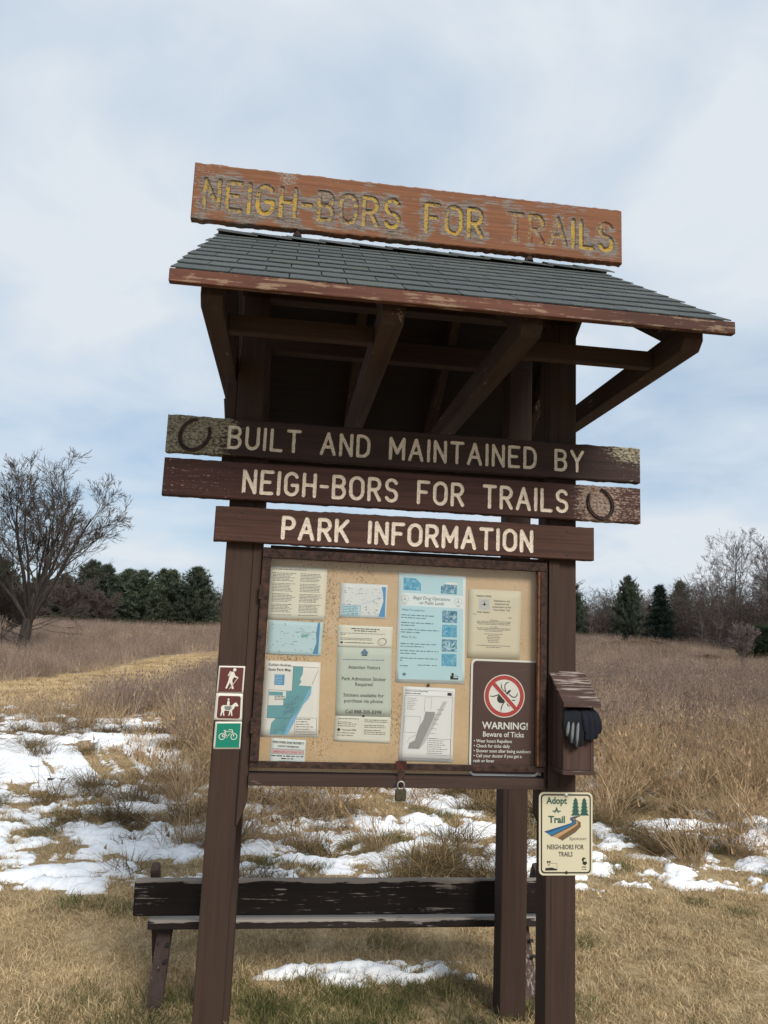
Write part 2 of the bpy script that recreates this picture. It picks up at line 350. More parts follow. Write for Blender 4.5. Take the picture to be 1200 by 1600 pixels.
# roof skin
def build_roof():
    T = 0.018
    bm = bmesh.new()
    for rear in (False, True):
        q = [slope_pt(RL + .006, 0, -0.012 - T, rear), slope_pt(RR - .006, 0, -0.012 - T, rear), slope_pt(RR - .006, SL - 0.004, -0.012 - T, rear), slope_pt(RL + .006, SL - 0.004, -0.012 - T, rear)]
        t = [slope_pt(RL + .006, 0, -0.012, rear), slope_pt(RR - .006, 0, -0.012, rear), slope_pt(RR - .006, SL - 0.004, -0.012, rear), slope_pt(RL + .006, SL - 0.004, -0.012, rear)]
        A = [bm.verts.new(v) for v in q]; B = [bm.verts.new(v) for v in t]
        bm.faces.new(A); bm.faces.new(B)
        for i in range(4): bm.faces.new((A[i], A[(i + 1) % 4], B[(i + 1) % 4], B[i]))
    bmesh.ops.recalc_face_normals(bm, faces=bm.faces[:])
    me = bpy.data.meshes.new('roof'); bm.to_mesh(me); bm.free(); roof = link('roof', me, DECK, K)
    box('fascia_board', RL - 0.004, RR + 0.004, EY - 0.016, EY + 0.011, 2.911, 2.957, WFASC, roof, 0.004)
    box('fascia_board', RL - 0.004, RR + 0.004, EY2 - 0.011, EY2 + 0.016, 2.911, 2.957, WFASC, roof, 0.004)
    r = random.Random(5); NC = 10; EXP = (SL - 0.02) / NC; TW = 0.197; TH = 0.0040
    protos = []
    for k in range(8):     # alike tabs share mesh data; the butt edge is slightly ragged
        n = 6; V = []; L = EXP + 0.05
        e = [r.uniform(-.003, .003) for _ in range(n)]
        for j in range(n):
            x = -TW / 2 + 0.0022 + (TW - 0.0044) * j / (n - 1)
            V += [(x, e[j], 0.0), (x, e[j], TH), (x, L, 0.0)]
        F = []
        for j in range(n - 1):
            a = 3 * j; b_ = a + 3; F += [(a, b_, b_ + 1, a + 1), (a + 1, b_ + 1, b_ + 2, a + 2), (a, a + 2, b_ + 2, b_)]
        F += [(0, 1, 2), (3 * n - 3, 3 * n - 1, 3 * n - 2)]
        me = bpy.data.meshes.new('shingle'); me.from_pydata(V, [], F); me.update(); me.materials.append(SHIN); protos.append(me)
    for rear in (False, True):
        for c in range(NC):
            off = (c % 2) * TW / 2 + r.uniform(-.012, .012); x = RL - TW + off; s = c * EXP - 0.012
            while x < RR:
                x0, x1 = max(x, RL - r.uniform(0, .012)), min(x + TW, RR + r.uniform(0, .010))
                if x1 - x0 > 0.03:
                    o = bpy.data.objects.new('shingle', r.choice(protos)); COL.objects.link(o); o.parent = roof
                    yax = UF.copy(); zax = NF.copy()
                    if rear: yax.y *= -1; zax.y *= -1
                    # lift the butt so each course laps the one below
                    tl = math.radians(r.uniform(0.9, 1.3)); ya = (yax * math.cos(tl) - zax * math.sin(tl)).normalized()
                    xa = Vector((1, 0, 0)) if not rear else Vector((-1, 0, 0)); za = xa.cross(ya).normalized()
                    p = slope_pt((x0 + x1) / 2, s + r.uniform(-.003, .003), -0.004, rear)
                    M = Matrix.Identity(4); sx = (x1 - x0) / TW
                    for q in range(3): M[q][0], M[q][1], M[q][2], M[q][3] = xa[q] * sx, ya[q], za[q], p[q]
                    o.matrix_world = M
                x += TW
    # ridge caps
    x = RL
    while x < RR - 0.02:
        w = min(0.165, RR - x + 0.01)
        V = []; F = []
        for xx, dz in ((x, 0.012), (x + w + 0.03, 0.004)):
            for sgn in (-1, 0, 1):
                y = RY + sgn * 0.085; z = RZ + dz + r.uniform(-.002, .003) - abs(sgn) * 0.085 * (RZ - EZ) / (RY - EY) * 0.92
                V += [(xx, y, z + 0.006), (xx, y, z)]
        for s_ in range(2):
            a = 2 * s_; F += [(a, a + 2, a + 8, a + 6), (a + 1, a + 7, a + 9, a + 3), (a, a + 1, a + 3, a + 2), (a + 6, a + 8, a + 9, a + 7)]
        F += [(0, 6, 7, 1), (4, 5, 11, 10)]
        pyd('ridge_cap', V, F, SHIN, roof); x += w
build_roof()

# ------------------------------------------------------------------ routed lettering
def arc(cx, cy, rx, ry, a0, a1, n=12):
    return [(cx + rx * math.cos(math.radians(a0 + (a1 - a0) * i / n)), cy + ry * math.sin(math.radians(a0 + (a1 - a0) * i / n))) for i in range(n + 1)]
GLY = {
 'A': (.66, [[(0, 0), (.33, 1), (.66, 0)], [(.12, .34), (.54, .34)]]),
 'B': (.56, [[(0, 0), (0, 1), (.30, 1)] + arc(.30, .765, .23, .235, 90, -90) + [(0, .53)], [(.30, .53)] + arc(.30, .265, .26, .265, 90, -90) + [(0, 0)]]),
 'D': (.58, [[(0, 0), (0, 1), (.22, 1)] + arc(.22, .64, .36, .36, 90, 0, 8) + arc(.22, .36, .36, .36, 0, -90, 8) + [(0, 0)]]),
 'E': (.52, [[(.52, 1), (0, 1), (0, 0), (.52, 0)], [(0, .52), (.40, .52)]]),
 'F': (.52, [[(.52, 1), (0, 1), (0, 0)], [(0, .52), (.40, .52)]]),
 'G': (.60, [arc(.30, .70, .30, .30, 30, 180, 10) + arc(.30, .30, .30, .30, 180, 360, 12) + [(.60, .45), (.34, .45)]]),
 'H': (.56, [[(0, 0), (0, 1)], [(.56, 0), (.56, 1)], [(0, .5), (.56, .5)]]),
 'I': (.02, [[(.01, 0), (.01, 1)]]),
 'K': (.58, [[(0, 0), (0, 1)], [(.56, 1), (.02, .44)], [(.19, .60), (.58, 0)]]),
 'L': (.50, [[(0, 1), (0, 0), (.50, 0)]]),
 'M': (.70, [[(0, 0), (0, 1), (.35, .28), (.70, 1), (.70, 0)]]),
 'N': (.56, [[(0, 0), (0, 1), (.56, 0), (.56, 1)]]),
 'O': (.62, [arc(.31, .69, .31, .31, 0, 180, 12) + arc(.31, .31, .31, .31, 180, 360, 12) + [(.62, .69)]]),
 'P': (.54, [[(0, 0), (0, 1), (.28, 1)] + arc(.28, .74, .26, .26, 90, -90) + [(0, .48)]]),
 'R': (.56, [[(0, 0), (0, 1), (.28, 1)] + arc(.28, .74, .26, .26, 90, -90) + [(0, .48)], [(.26, .48), (.56, 0)]]),
 'S': (.56, [arc(.28, .755, .26, .245, 25, 270, 14) + arc(.28, .255, .27, .255, 90, -155, 14)]),
 'T': (.60, [[(0, 1), (.60, 1)], [(.30, 1), (.30, 0)]]),
 'U': (.58, [[(0, 1), (0, .29)] + arc(.29, .29, .29, .29, 180, 360, 12) + [(.58, 1)]]),
 'Y': (.62, [[(0, 1), (.31, .48), (.62, 1)], [(.31, .48), (.31, 0)]]),
 '-': (.30, [[(0, .48), (.30, .48)]]),
}
def lay_text(txt, x0, x1, z0, z1, gap=0.34, space=1.17):
    """letters as (char, list of polylines) fitted to x0..x1 with height z0..z1"""
    H = z1 - z0; pos = []; x = 0
    for i, ch in enumerate(txt):
        if ch == ' ': x += space - gap; continue
        pos.append((ch, x)); x += GLY[ch][0] + gap
    W = x - gap; k = (x1 - x0) / W; out = []
    for ch, px in pos:
        out.append((ch, [[(x0 + (px + q[0]) * k, z0 + q[1] * H) for q in s] for s in GLY[ch][1]]))
    return out
def seg_dist(X, Z, poly):
    d = np.full(X.shape, 9.0)
    for (ax, az), (bx, bz) in zip(poly[:-1], poly[1:]):
        vx, vz = bx - ax, bz - az; L2 = vx * vx + vz * vz + 1e-12
        t = np.clip(((X - ax) * vx + (Z - az) * vz) / L2, 0, 1); d = np.minimum(d, np.hypot(X - ax - t * vx, Z - az - t * vz))
    return d
def routed_sign(name, xl, xr, z0, z1, yf, thick, text, ext, sw, depth, mat, lmat, seed, wearf, step=0.0024, ragged=0.0015):
    nx = int((xr - xl) / step); nz = int((z1 - z0) / step)
    xs = np.linspace(xl, xr, nx); zs = np.linspace(z0, z1, nz); X, Z = np.meshgrid(xs, zs)
    L = lay_text(text, *ext); D = np.full(X.shape, 9.0); ID = np.full(X.shape, -1)
    for k, (ch, strokes) in enumerate(L):
        ax = np.array([q for s in strokes for q in s]); bx0, bx1 = ax[:, 0].min() - .04, ax[:, 0].max() + .04
        c0, c1 = np.searchsorted(xs, [bx0, bx1]); c0 = max(c0, 0); sub = np.full((nz, c1 - c0), 9.0)
        for s in strokes: sub = np.minimum(sub, seg_dist(X[:, c0:c1], Z[:, c0:c1], s))
        m = sub < D[:, c0:c1]; D[:, c0:c1][m] = sub[m]; ID[:, c0:c1][m] = k
    wob = (vnoise(X / .012, Z / .012, seed + 3) - .5) * 0.0016
    g = 1 - sstep(sw / 2 - 0.0028, sw / 2 + 0.0006, D + wob)
    grain = fbm(X / .22, Z / .006, seed, 3) * 0.0022 + fbm(X / .05, Z / .02, seed + 9, 2) * 0.0008
    Y = yf + (0.0016 - grain) + g * depth
    ed = np.minimum.reduce([X - xl, xr - X, Z - z0, z1 - Z]); Y = Y + 0.005 * (1 - np.clip(ed / 0.006, 0, 1)) ** 2
    # ragged outline
    Zr = Z + np.where(ed < step * .5, (fbm(X / .03, Z * 0 + seed, seed + 5, 3) - .5) * ragged * 4, 0) * (np.abs(Z - (z0 + z1) / 2) > (z1 - z0) / 2 - step)
    V = np.stack([X, Y, Zr], -1).reshape(-1, 3)
    i = (np.arange(nz - 1)[:, None] * nx + np.arange(nx - 1)[None]).ravel()
    Q = np.stack([i, i + 1, i + 1 + nx, i + nx], 1)
    Df = D.ravel()[Q].min(1); If = ID.ravel()[Q[:, 0]]; isl = Df < sw / 2 + 0.0006
    ink = (g.ravel()); wear = np.clip(wearf(X, Z), 0, 1).ravel(); near = np.exp(-(np.maximum(D - sw / 2, 0) / (0.024 if depth > .0055 else .010))).ravel()
    # board: front minus letters, edges, back
    loop = list(range(nx)) + [r * nx + nx - 1 for r in range(1, nz)] + [(nz - 1) * nx + c for c in range(nx - 2, -1, -1)] + [r * nx for r in range(nz - 2, 0, -1)]
    back = len(V) + np.arange(len(loop)); VB = V[loop].copy(); VB[:, 1] = yf + thick
    VV = np.vstack([V, VB]); lp = np.array(loop); ln = np.roll(lp, -1); bn = np.roll(back, -1)
    SQ = np.stack([lp, back, bn, ln], 1)
    # back face as two end strips of quads pairing bottom and top edges
    bot = back[:nx]; top = back[nx + nz - 2:nx + nz - 2 + nx][::-1]
    BQ = np.stack([bot[:-1], top[:-1], top[1:], bot[1:]], 1)
    FF = np.vstack([Q[~isl], SQ, BQ]); me = np_mesh(name, VV, FF)
    for nm, a in (('ink', ink), ('wear', wear), ('near', near)): fattr(me, nm, np.concatenate([a, a[loop]]))
    sm = np.zeros(len(FF), bool); sm[:(~isl).sum()] = True; me.polygons.foreach_set('use_smooth', sm)
    o = link(name, me, mat)
    for k, (ch, _) in enumerate(L):
        q = Q[isl & (If == k)]
        if not len(q): continue
        u, inv = np.unique(q, return_inverse=True); lm = np_mesh('letter', V[u], inv.reshape(-1, 4))
        lm.polygons.foreach_set('use_smooth', [True] * len(q))
        for nm, a in (('ink', ink), ('wear', wear), ('near', near)): fattr(lm, nm, a[u])
        link('letter', lm, lmat, o)
    return o
def sign_mat(name, dark, light, inkc, inkbreak, wearc, wearhi, peelc=None, inkthr=0.35):
    b = NB(name); g = b.noise(b.coord((1.5, 40, 60), False), 1, 5, 0.65, 0.4); fg = b.noise(b.coord((14, 100, 160), False), 1, 4, 0.7)
    sp = b.noise(b.coord((70, 70, 120), False), 1, 4, 0.7); bl = b.noise(b.coord((4, 4, 9), False), 1, 4)
    c = b.ramp(g, (0.3, dark), (0.66, light)); c = b.mix(b.math('MULTIPLY', bl, 0.5), c, tuple(x * 0.6 for x in dark))
    # worn / lichen areas: shape from the wear field broken by grain
    w = b.math('ADD', b.attr('wear'), b.math('MULTIPLY', b.math('SUBTRACT', b.math('ADD', b.math('MULTIPLY', fg, .5), b.math('MULTIPLY', sp, .5)), 0.5), 2.2))
    wm = b.ramp(w, (0.48, 0.0), (0.66, 1.0)); wc = b.mix(b.ramp(sp, (.42, 0.0), (.58, 1.0)), wearc, wearhi)
    c = b.mix(b.math('MULTIPLY', wm, 0.85), c, wc)
    if peelc:
        pm = b.math('ADD', b.math('MULTIPLY', b.attr('near'), 0.62), b.math('MULTIPLY', b.math('SUBTRACT', b.math('ADD', b.math('MULTIPLY', fg, .38), b.math('MULTIPLY', bl, .62)), 0.5), 3.8)); pm = b.ramp(pm, (0.22, 0.0), (0.34, 1.0))
        c = b.mix(b.math('MULTIPLY', pm, 0.92), c, b.ramp(b.math('ADD', b.math('MULTIPLY', fg, .7), b.math('MULTIPLY', sp, .3)), (.38, peelc[0]), (.58, peelc[1])))
    bk = b.math('MULTIPLY', b.math('SUBTRACT', b.math('ADD', b.math('MULTIPLY', sp, .6), b.math('MULTIPLY', bl, .4)), 0.5), inkbreak)
    if peelc: bk = b.math('SUBTRACT', bk, b.math('MULTIPLY', b.attr('wear'), 0.9))
    im = b.ramp(b.math('ADD', b.attr('ink'), bk), (inkthr, 0.0), (inkthr + 0.22, 1.0))
    c = b.mix(im, c, b.mix(b.ramp(sp, (.45, 0.0), (.7, 1.0)), inkc, tuple(x * 0.62 for x in inkc))); b.color(c)
    b.p.inputs['Roughness'].default_value = 0.82; b.bump(b.math('ADD', b.math('MULTIPLY', g, .4), b.math('MULTIPLY', sp, .6)), 0.35, 0.003); return b.m
CREAM = (0.68, 0.59, 0.48)
SB1 = sign_mat('dark_routed_board', (0.026, 0.016, 0.014), (0.054, 0.031, 0.027), CREAM, 0.7, (0.095, 0.078, 0.058), (0.33, 0.31, 0.22))
SB2 = sign_mat('brown_routed_board', (0.036, 0.018, 0.015), (0.078, 0.035, 0.029), CREAM, 0.7, (0.15, 0.085, 0.065), (0.31, 0.25, 0.20))
SB3 = sign_mat('warm_brown_routed_board', (0.042, 0.021, 0.016), (0.092, 0.043, 0.032), (0.64, 0.56, 0.465), 0.9, (0.12, 0.065, 0.05), (0.24, 0.18, 0.15))
SB0 = sign_mat('peeling_orange_board', (0.150, 0.063, 0.032), (0.215, 0.094, 0.047), (0.40, 0.26, 0.045), 7.0, (0.13, 0.105, 0.085), (0.26, 0.22, 0.19), ((0.028, 0.022, 0.020), (0.20, 0.172, 0.152)), 0.62)
BF = -0.045
def w1(X, Z): return sstep(-0.62, -0.92, X) * (0.75 + 0.4 * sstep(2.56, 2.64, Z)) + sstep(0.72, 1.0, X) * (0.30 + 0.40 * sstep(2.55, 2.66, Z)) + 0.05
def w2(X, Z): return sstep(0.66, 0.80, X) * 0.62 * (1 - sstep(0.84, 0.96, X) * .45) + sstep(-0.5, -0.9, X) * 0.22 + 0.12
def w3(X, Z): return sstep(-0.6, -0.8, X) * .3 + 0.02
def w0(X, Z): return 0.14 + .30 * sstep(-.72, -.95, X) + .22 * np.exp(-((X + .42) / .12) ** 2) + .55 * np.exp(-((X + .62) / .06) ** 2) * sstep(3.9, 4.05, Z) + 0.18 * sstep(0.35, 0.9, X) * sstep(3.98, 4.05, Z)
s0 = routed_sign('name_sign', -1.0749, 1.1386, 3.760, 4.058, 0.356, 0.044, 'NEIGH-BORS FOR TRAILS', (-1.015, 1.085, 3.826, 3.972), 0.0235, 0.007, SB0, SB0, 11, w0, 0.0030, 0.003)
tag(s0, 'long peeling orange sign with yellow letters raised above the roof ridge', 'sign')
s1 = routed_sign('board_sign', -1.0306, 1.0283, 2.5061, 2.6636, BF, 0.040, 'BUILT AND MAINTAINED BY', (-0.776, 0.760, 2.541, 2.628), 0.0155, 0.005, SB1, SB1, 21, w1)
tag(s1, 'uppermost dark brown board reading BUILT AND MAINTAINED BY with lichen at its left end', 'sign')
s2 = routed_sign('board_sign', -1.0297, 1.0277, 2.3237, 2.481, BF, 0.040, 'NEIGH-BORS FOR TRAILS', (-0.702, 0.689, 2.357, 2.447), 0.0165, 0.005, SB2, SB2, 31, w2)
tag(s2, 'middle brown board with cream routed letters NEIGH-BORS FOR TRAILS', 'sign')
s3 = routed_sign('board_sign', -0.8097, 0.8128, 2.1485, 2.293, BF, 0.040, 'PARK INFORMATION', (-0.530, 0.531, 2.176, 2.260), 0.0180, 0.005, SB3, SB3, 41, w3)
tag(s3, 'short brown board reading PARK INFORMATION just above the notice case', 'sign')
BLK = flat('black_screw', (0.02, 0.018, 0.017), 0.6, 0.4)
def stud(name, x, y, z, r, h, mat, parent=None, n=10):
    V = []; F = []
    for yy, rr in ((y, r), (y - h * .6, r), (y - h, r * .6)):
        for j in range(n): V.append((x + rr * math.cos(2 * PI * j / n), yy, z + rr * math.sin(2 * PI * j / n)))
    for k in range(2):
        for j in range(n): F.append((k * n + j, k * n + (j + 1) % n, (k + 1) * n + (j + 1) % n, (k + 1) * n + j))
    F.append(tuple(2 * n + j for j in range(n))); F.append(tuple(range(n))[::-1]); return pyd(name, V, F, mat, parent, False)
for o, zz, hx in ((s1, (2.53, 2.64), (-0.70, 0.68)), (s2, (2.35, 2.455), (-0.70, 0.69)), (s3, (2.17, 2.272), (-0.70, 0.69))):
    for x in hx:
        for z in zz: stud('screw', x, BF + .0008, z, 0.0055, 0.003, BLK, o)
# two pipes that carry the name sign above the ridge
for x in (-0.554, 0.639):
    V = []; F = []; tube_arrays([Vector((x, RY, 3.60)), Vector((x, RY, 3.765))], [0.014, 0.014], 10, V, F, True); pyd('sign_pipe', V, F, RUST, K)
    V = []; F = []; tube_arrays([Vector((x, RY, 3.725)), Vector((x, RY, 3.745))], [0.026, 0.020], 10, V, F, True); pyd('pipe_collar', V, F, RUST, K)

def horseshoe(cx, cz, R, rot, label):
    n = 40; V = []; F = []; w = 0.0125; t = 0.010; pts = []
    for i in range(n + 1):
        a = math.radians(-235 + 290 * i / n); k = 1 - .10 * (math.sin(a) > 0) * math.sin(a); pts.append(Vector((R * .88 * math.cos(a) * k, R * 1.1 * math.sin(a))))
    c, s = math.cos(rot), math.sin(rot)
    for i, p in enumerate(pts):
        d = (pts[min(i + 1, n)] - pts[max(i - 1, 0)]).normalized(); nn = Vector((-d.y, d.x)); ww = w * (0.72 + .28 * math.sin(PI * i / n))
        for q, yy in ((p + nn * ww / 1.4, BF + .0006), (p + nn * ww / 2, BF - t), (p + nn * ww * .12, BF - t), (p, BF - t * .55), (p - nn * ww * .12, BF - t), (p - nn * ww / 2, BF - t), (p - nn * ww / 1.4, BF + .0006)):
            V.append((cx + q.x * c - q.y * s, yy, cz + q.x * s + q.y * c))
    m = 7
    for i in range(n):
        for j in range(m): a = i * m + j; b = i * m + (j + 1) % m; F.append((a, b, b + m, a + m))
    F.append(tuple(range(m))[::-1]); F.append(tuple(n * m + j for j in range(m)))
    o = pyd('horseshoe', V, F, IRON); tag(o, label, 'horseshoe', 'horseshoes nailed to the boards'); return o
horseshoe(-0.915, 2.585, 0.064, math.radians(-32), 'rusty horseshoe on the mossy left end of the upper board')
horseshoe(0.838, 2.402, 0.062, math.radians(24), 'rusty horseshoe at the right end of the middle board')

# ------------------------------------------------------------------ flat print on sheets and plates
_tc = {}
def text_geo(txt, bold=0.0):
    key = (txt, bold)
    if key not in _tc:
        cu = bpy.data.curves.new('t', 'FONT'); cu.body = txt; cu.size = 1; cu.resolution_u = 2; cu.offset = bold; cu.fill_mode = 'FRONT'
        ob = bpy.data.objects.new('t', cu); me = bpy.data.meshes.new_from_object(ob)
        V = np.empty(len(me.vertices) * 3); me.vertices.foreach_get('co', V); V = V.reshape(-1, 3)[:, :2].copy() if len(V) else np.zeros((0, 2))
        F = [tuple(p.vertices) for p in me.polygons]
        bpy.data.objects.remove(ob); bpy.data.curves.remove(cu); bpy.data.meshes.remove(me); _tc[key] = (V, F)
    return _tc[key]
class Sheet:
    """print laid out in metres from the top left corner, mapped onto a four-cornered sheet at depth y"""
    def __init__(s, name, corners, y, mat, label, cat, group=None, th=0.0006, radius=0.0, border=None, wave=0.0, top=True):
        s.c = [np.array(q) for q in corners]; s.y = y
        s.W = np.linalg.norm(s.c[1] - s.c[0]); s.H = np.linalg.norm(s.c[3] - s.c[0]); s.q = {}; s.wave = wave; s.seed = rnd.randint(0, 999); s.th = th
        if radius:
            out = []
            for cx, cy, a0 in ((s.W - radius, radius, -90), (s.W - radius, s.H - radius, 0), (radius, s.H - radius, 90), (radius, radius, 180)):
                for i in range(7): a = math.radians(a0 + 15 * i); out.append((cx + radius * math.cos(a), cy + radius * math.sin(a)))
            P = s.map(out); n = len(P); V = [(x, y, z) for x, z in P] + [(x, y - th, z) for x, z in P]
            F = [tuple(range(n)), tuple(range(n, 2 * n))[::-1]] + [(i, i + n, (i + 1) % n + n, (i + 1) % n) for i in range(n)]
            s.o = pyd(name, V, F, mat)
        else:
            m = 9; us = np.linspace(0, s.W, m); vs_ = np.linspace(0, s.H, m); V = []; F = []
            for k in range(2):
                for v in vs_:
                    for u in us:
                        (x, z), = s.map([(u, v)]); V.append((x, y - (th if k else 0) - s.wv(u, v), z))
            for k in range(2):
                for j in range(m - 1):
                    for i in range(m - 1):
                        a = k * m * m + j * m + i; f = (a, a + 1, a + 1 + m, a + m); F.append(f if k == 0 else f[::-1])
            ring = [i for i in range(m)] + [j * m + m - 1 for j in range(1, m)] + [(m - 1) * m + i for i in range(m - 2, -1, -1)] + [j * m for j in range(m - 2, 0, -1)]
            for a, b in zip(ring, ring[1:] + ring[:1]): F.append((a, a + m * m, b + m * m, b))
            s.o = pyd(name, V, F, mat, None, True)
        if top: tag(s.o, label, cat, group)
    def wv(s, u, v):
        if not s.wave: return 0.0
        a = u / s.W; b = v / s.H; return s.wave * (0.5 + 0.5 * math.sin(5 * a + s.seed) * math.cos(4 * b + s.seed * .7)) * (0.3 + abs(a - .5) * 1.2)
    def map(s, pts):
        r = []
        for u, v in pts:
            a, b = u / s.W, v / s.H; r.append(tuple((s.c[0] * (1 - a) + s.c[1] * a) * (1 - b) + (s.c[3] * (1 - a) + s.c[2] * a) * b))
        return r
    def add(s, col, pts, faces, lv=1):
        V, F = s.q.setdefault((col, lv), ([], [])); b = len(V); M = s.map(pts)
        for (u, v), (x, z) in zip(pts, M): V.append((x, s.y - s.th - 0.00035 * lv - s.wv(u, v), z))
        F.extend(tuple(i + b for i in f) for f in faces)
    def poly(s, col, pts, lv=1): s.add(col, pts, [tuple(range(len(pts)))], lv)
    def rect(s, col, u0, v0, u1, v1, lv=1): s.poly(col, [(u0, v0), (u1, v0), (u1, v1), (u0, v1)], lv)
    def frame(s, col, u0, v0, u1, v1, w, lv=1):
        s.rect(col, u0, v0, u1, v0 + w, lv); s.rect(col, u0, v1 - w, u1, v1, lv); s.rect(col, u0, v0 + w, u0 + w, v1 - w, lv); s.rect(col, u1 - w, v0 + w, u1, v1 - w, lv)
    def line(s, col, pts, w, lv=1):
        P = [Vector(p) for p in pts]; n = len(P); A = []; B = []
        ws = w if isinstance(w, (list, tuple)) else [w] * n
        for i in range(n):
            d = (P[min(i + 1, n - 1)] - P[max(i - 1, 0)]).normalized(); nn = Vector((-d.y, d.x)) * ws[i] / 2; A.append(tuple(P[i] + nn)); B.append(tuple(P[i] - nn))
        s.add(col, A + B, [(i, i + 1, n + i + 1, n + i) for i in range(n - 1)], lv)
    def ring(s, col, cx, cy, r0, r1, lv=1, n=40, ky=1.0):
        pts = [(cx + r * math.cos(2 * PI * i / n), cy + ky * r * math.sin(2 * PI * i / n)) for r in (r0, r1) for i in range(n)]
        s.add(col, pts, [(i, (i + 1) % n, n + (i + 1) % n, n + i) for i in range(n)], lv)
    def disc(s, col, cx, cy, r, lv=1, n=28, ky=1.0, rot=0.0):
        c, q = math.cos(rot), math.sin(rot); pts = []
        for i in range(n):
            x, y = r * math.cos(2 * PI * i / n), ky * r * math.sin(2 * PI * i / n); pts.append((cx + x * c - y * q, cy + x * q + y * c))
        s.poly(col, pts, lv)
    def text(s, col, txt, u, v, size, align='L', bold=0.0, width=None, shear=0.0, lv=1):
        V, F = text_geo(txt, bold)
        if not len(V): return
        x0, x1 = V[:, 0].min(), V[:, 0].max(); kx = size
        if width: kx = width / (x1 - x0)
        W = (x1 - x0) * kx; du = {'L': 0, 'C': -W / 2, 'R': -W}[align]
        s.add(col, [(u + du + (p[0] - x0) * kx + p[1] * size * shear, v - p[1] * size) for p in V], F, lv)
    def words(s, col, u0, u1, v, h, seed=0, frac=1.0, align='L', lv=1):
        """one line of print too small to read: word-sized dashes"""
        r = random.Random(seed); L = (u1 - u0) * frac; u = u0 + ((u1 - u0) - L) / 2 if align == 'C' else u0; e = u + L
        while u < e - h:
            w = min(h * r.uniform(1.6, 5.5), e - u); k = r.uniform(.75, 1.0); s.rect(col, u, v - h * k, u + w, v, lv); u += w + h * r.uniform(.7, 1.0)
    def done(s):
        for (col, lv), (V, F) in s.q.items(): pyd('print', V, F, INK[col], s.o)
        return s.o
def photo_mat(name, a, b_, c):
    b = NB(name); n = b.noise(b.coord((70, 70, 70)), 1, 5, 0.7, 1.0); b.color(b.ramp(n, (.36, a), (.5, b_), (.64, c))); b.p.inputs['Roughness'].default_value = 0.6; return b.m
INK = dict(
 grey=flat('grey_print', (0.13, 0.12, 0.115)), dark=flat('black_print', (0.025, 0.025, 0.025)), mid=flat('midgrey_print', (0.30, 0.29, 0.28)), bluegrey=flat('blue_grey_print', (0.13, 0.22, 0.32)),
 white=flat('white_print', (0.80, 0.80, 0.78)), teal=flat('teal_map_ink', (0.15, 0.37, 0.42)), blue=flat('blue_map_ink', (0.10, 0.30, 0.56)), lblue=flat('light_blue_map_ink', (0.22, 0.46, 0.68)), lake=flat('lake_blue_ink', (0.09, 0.27, 0.48)),
 pale=flat('pale_blue_ink', (0.50, 0.70, 0.78)), greenink=flat('green_map_ink', (0.22, 0.42, 0.36)), pink=flat('pink_ink', (0.55, 0.22, 0.27)), pinkl=flat('pale_pink_ink', (0.62, 0.50, 0.50)), mapgrey=flat('grey_map_fill', (0.33, 0.32, 0.33)), lgrey=flat('light_grey_fill', (0.55, 0.54, 0.54)),
 photo1=photo_mat('blue_field_photo', (.06, .24, .42), (.10, .38, .58), (.30, .55, .66)), photo2=photo_mat('blue_leaf_photo', (.03, .09, .17), (.12, .30, .44), (.45, .58, .64)),
 red=flat('red_print', (0.46, 0.055, 0.055), 0.5), brown=flat('brown_sign_film', (0.072, 0.033, 0.032), 0.38, 0.4), black=flat('black_sign_film', (0.018, 0.018, 0.018), 0.4, 0.4), cream=flat('cream_sign_film', (0.50, 0.46, 0.33), 0.45, 0.4, 0.05),
 dkgreen=flat('dark_green_sign_film', (0.018, 0.075, 0.060), 0.45, 0.4), navy=flat('navy_sign_film', (0.020, 0.055, 0.15), 0.45, 0.4), tan=flat('tan_sign_film', (0.36, 0.22, 0.12), 0.45), brn=flat('brown_trail_film', (0.13, 0.075, 0.035), 0.45), olive=flat('olive_trail_film', (0.10, 0.09, 0.065), 0.45), skyb=flat('river_blue_film', (0.03, 0.14, 0.26), 0.45),
 maroon=flat('maroon_marker_film', (0.085, 0.020, 0.018), 0.45, 0.4, 0.2), green=flat('green_marker_film', (0.0, 0.16, 0.105), 0.45, 0.4, 0.08), bone=flat('bone_white_film', (0.56, 0.54, 0.48), 0.5, 0.3), worn=flat('worn_grey_film', (0.16, 0.17, 0.16), 0.6))
PAP = lambda n, c: flat(n, c, 0.75, 0.2, 0.05)
PY = 0.0322; G = 'papers pinned inside the case'
# two-column rules sheet
s = Sheet('notice', [(-0.574, 2.063), (-0.335, 2.064), (-0.337, 1.846), (-0.573, 1.842)], PY, PAP('cream_paper', (0.76, 0.71, 0.59)), 'cream sheet with two columns of small print at the top left of the case', 'notice', G, wave=.0015)
s.words('grey', .012, .15, .014, .0034, 1)
for c in range(2):
    v = .030; k = 0
    while v < .205:
        if k % 7 != 6: s.words('grey', .012 + c * .115, .012 + c * .115 + .098, v, .0028, k + 40 * c, rnd.uniform(.7, 1))
        v += .0062; k += 1
s.done()
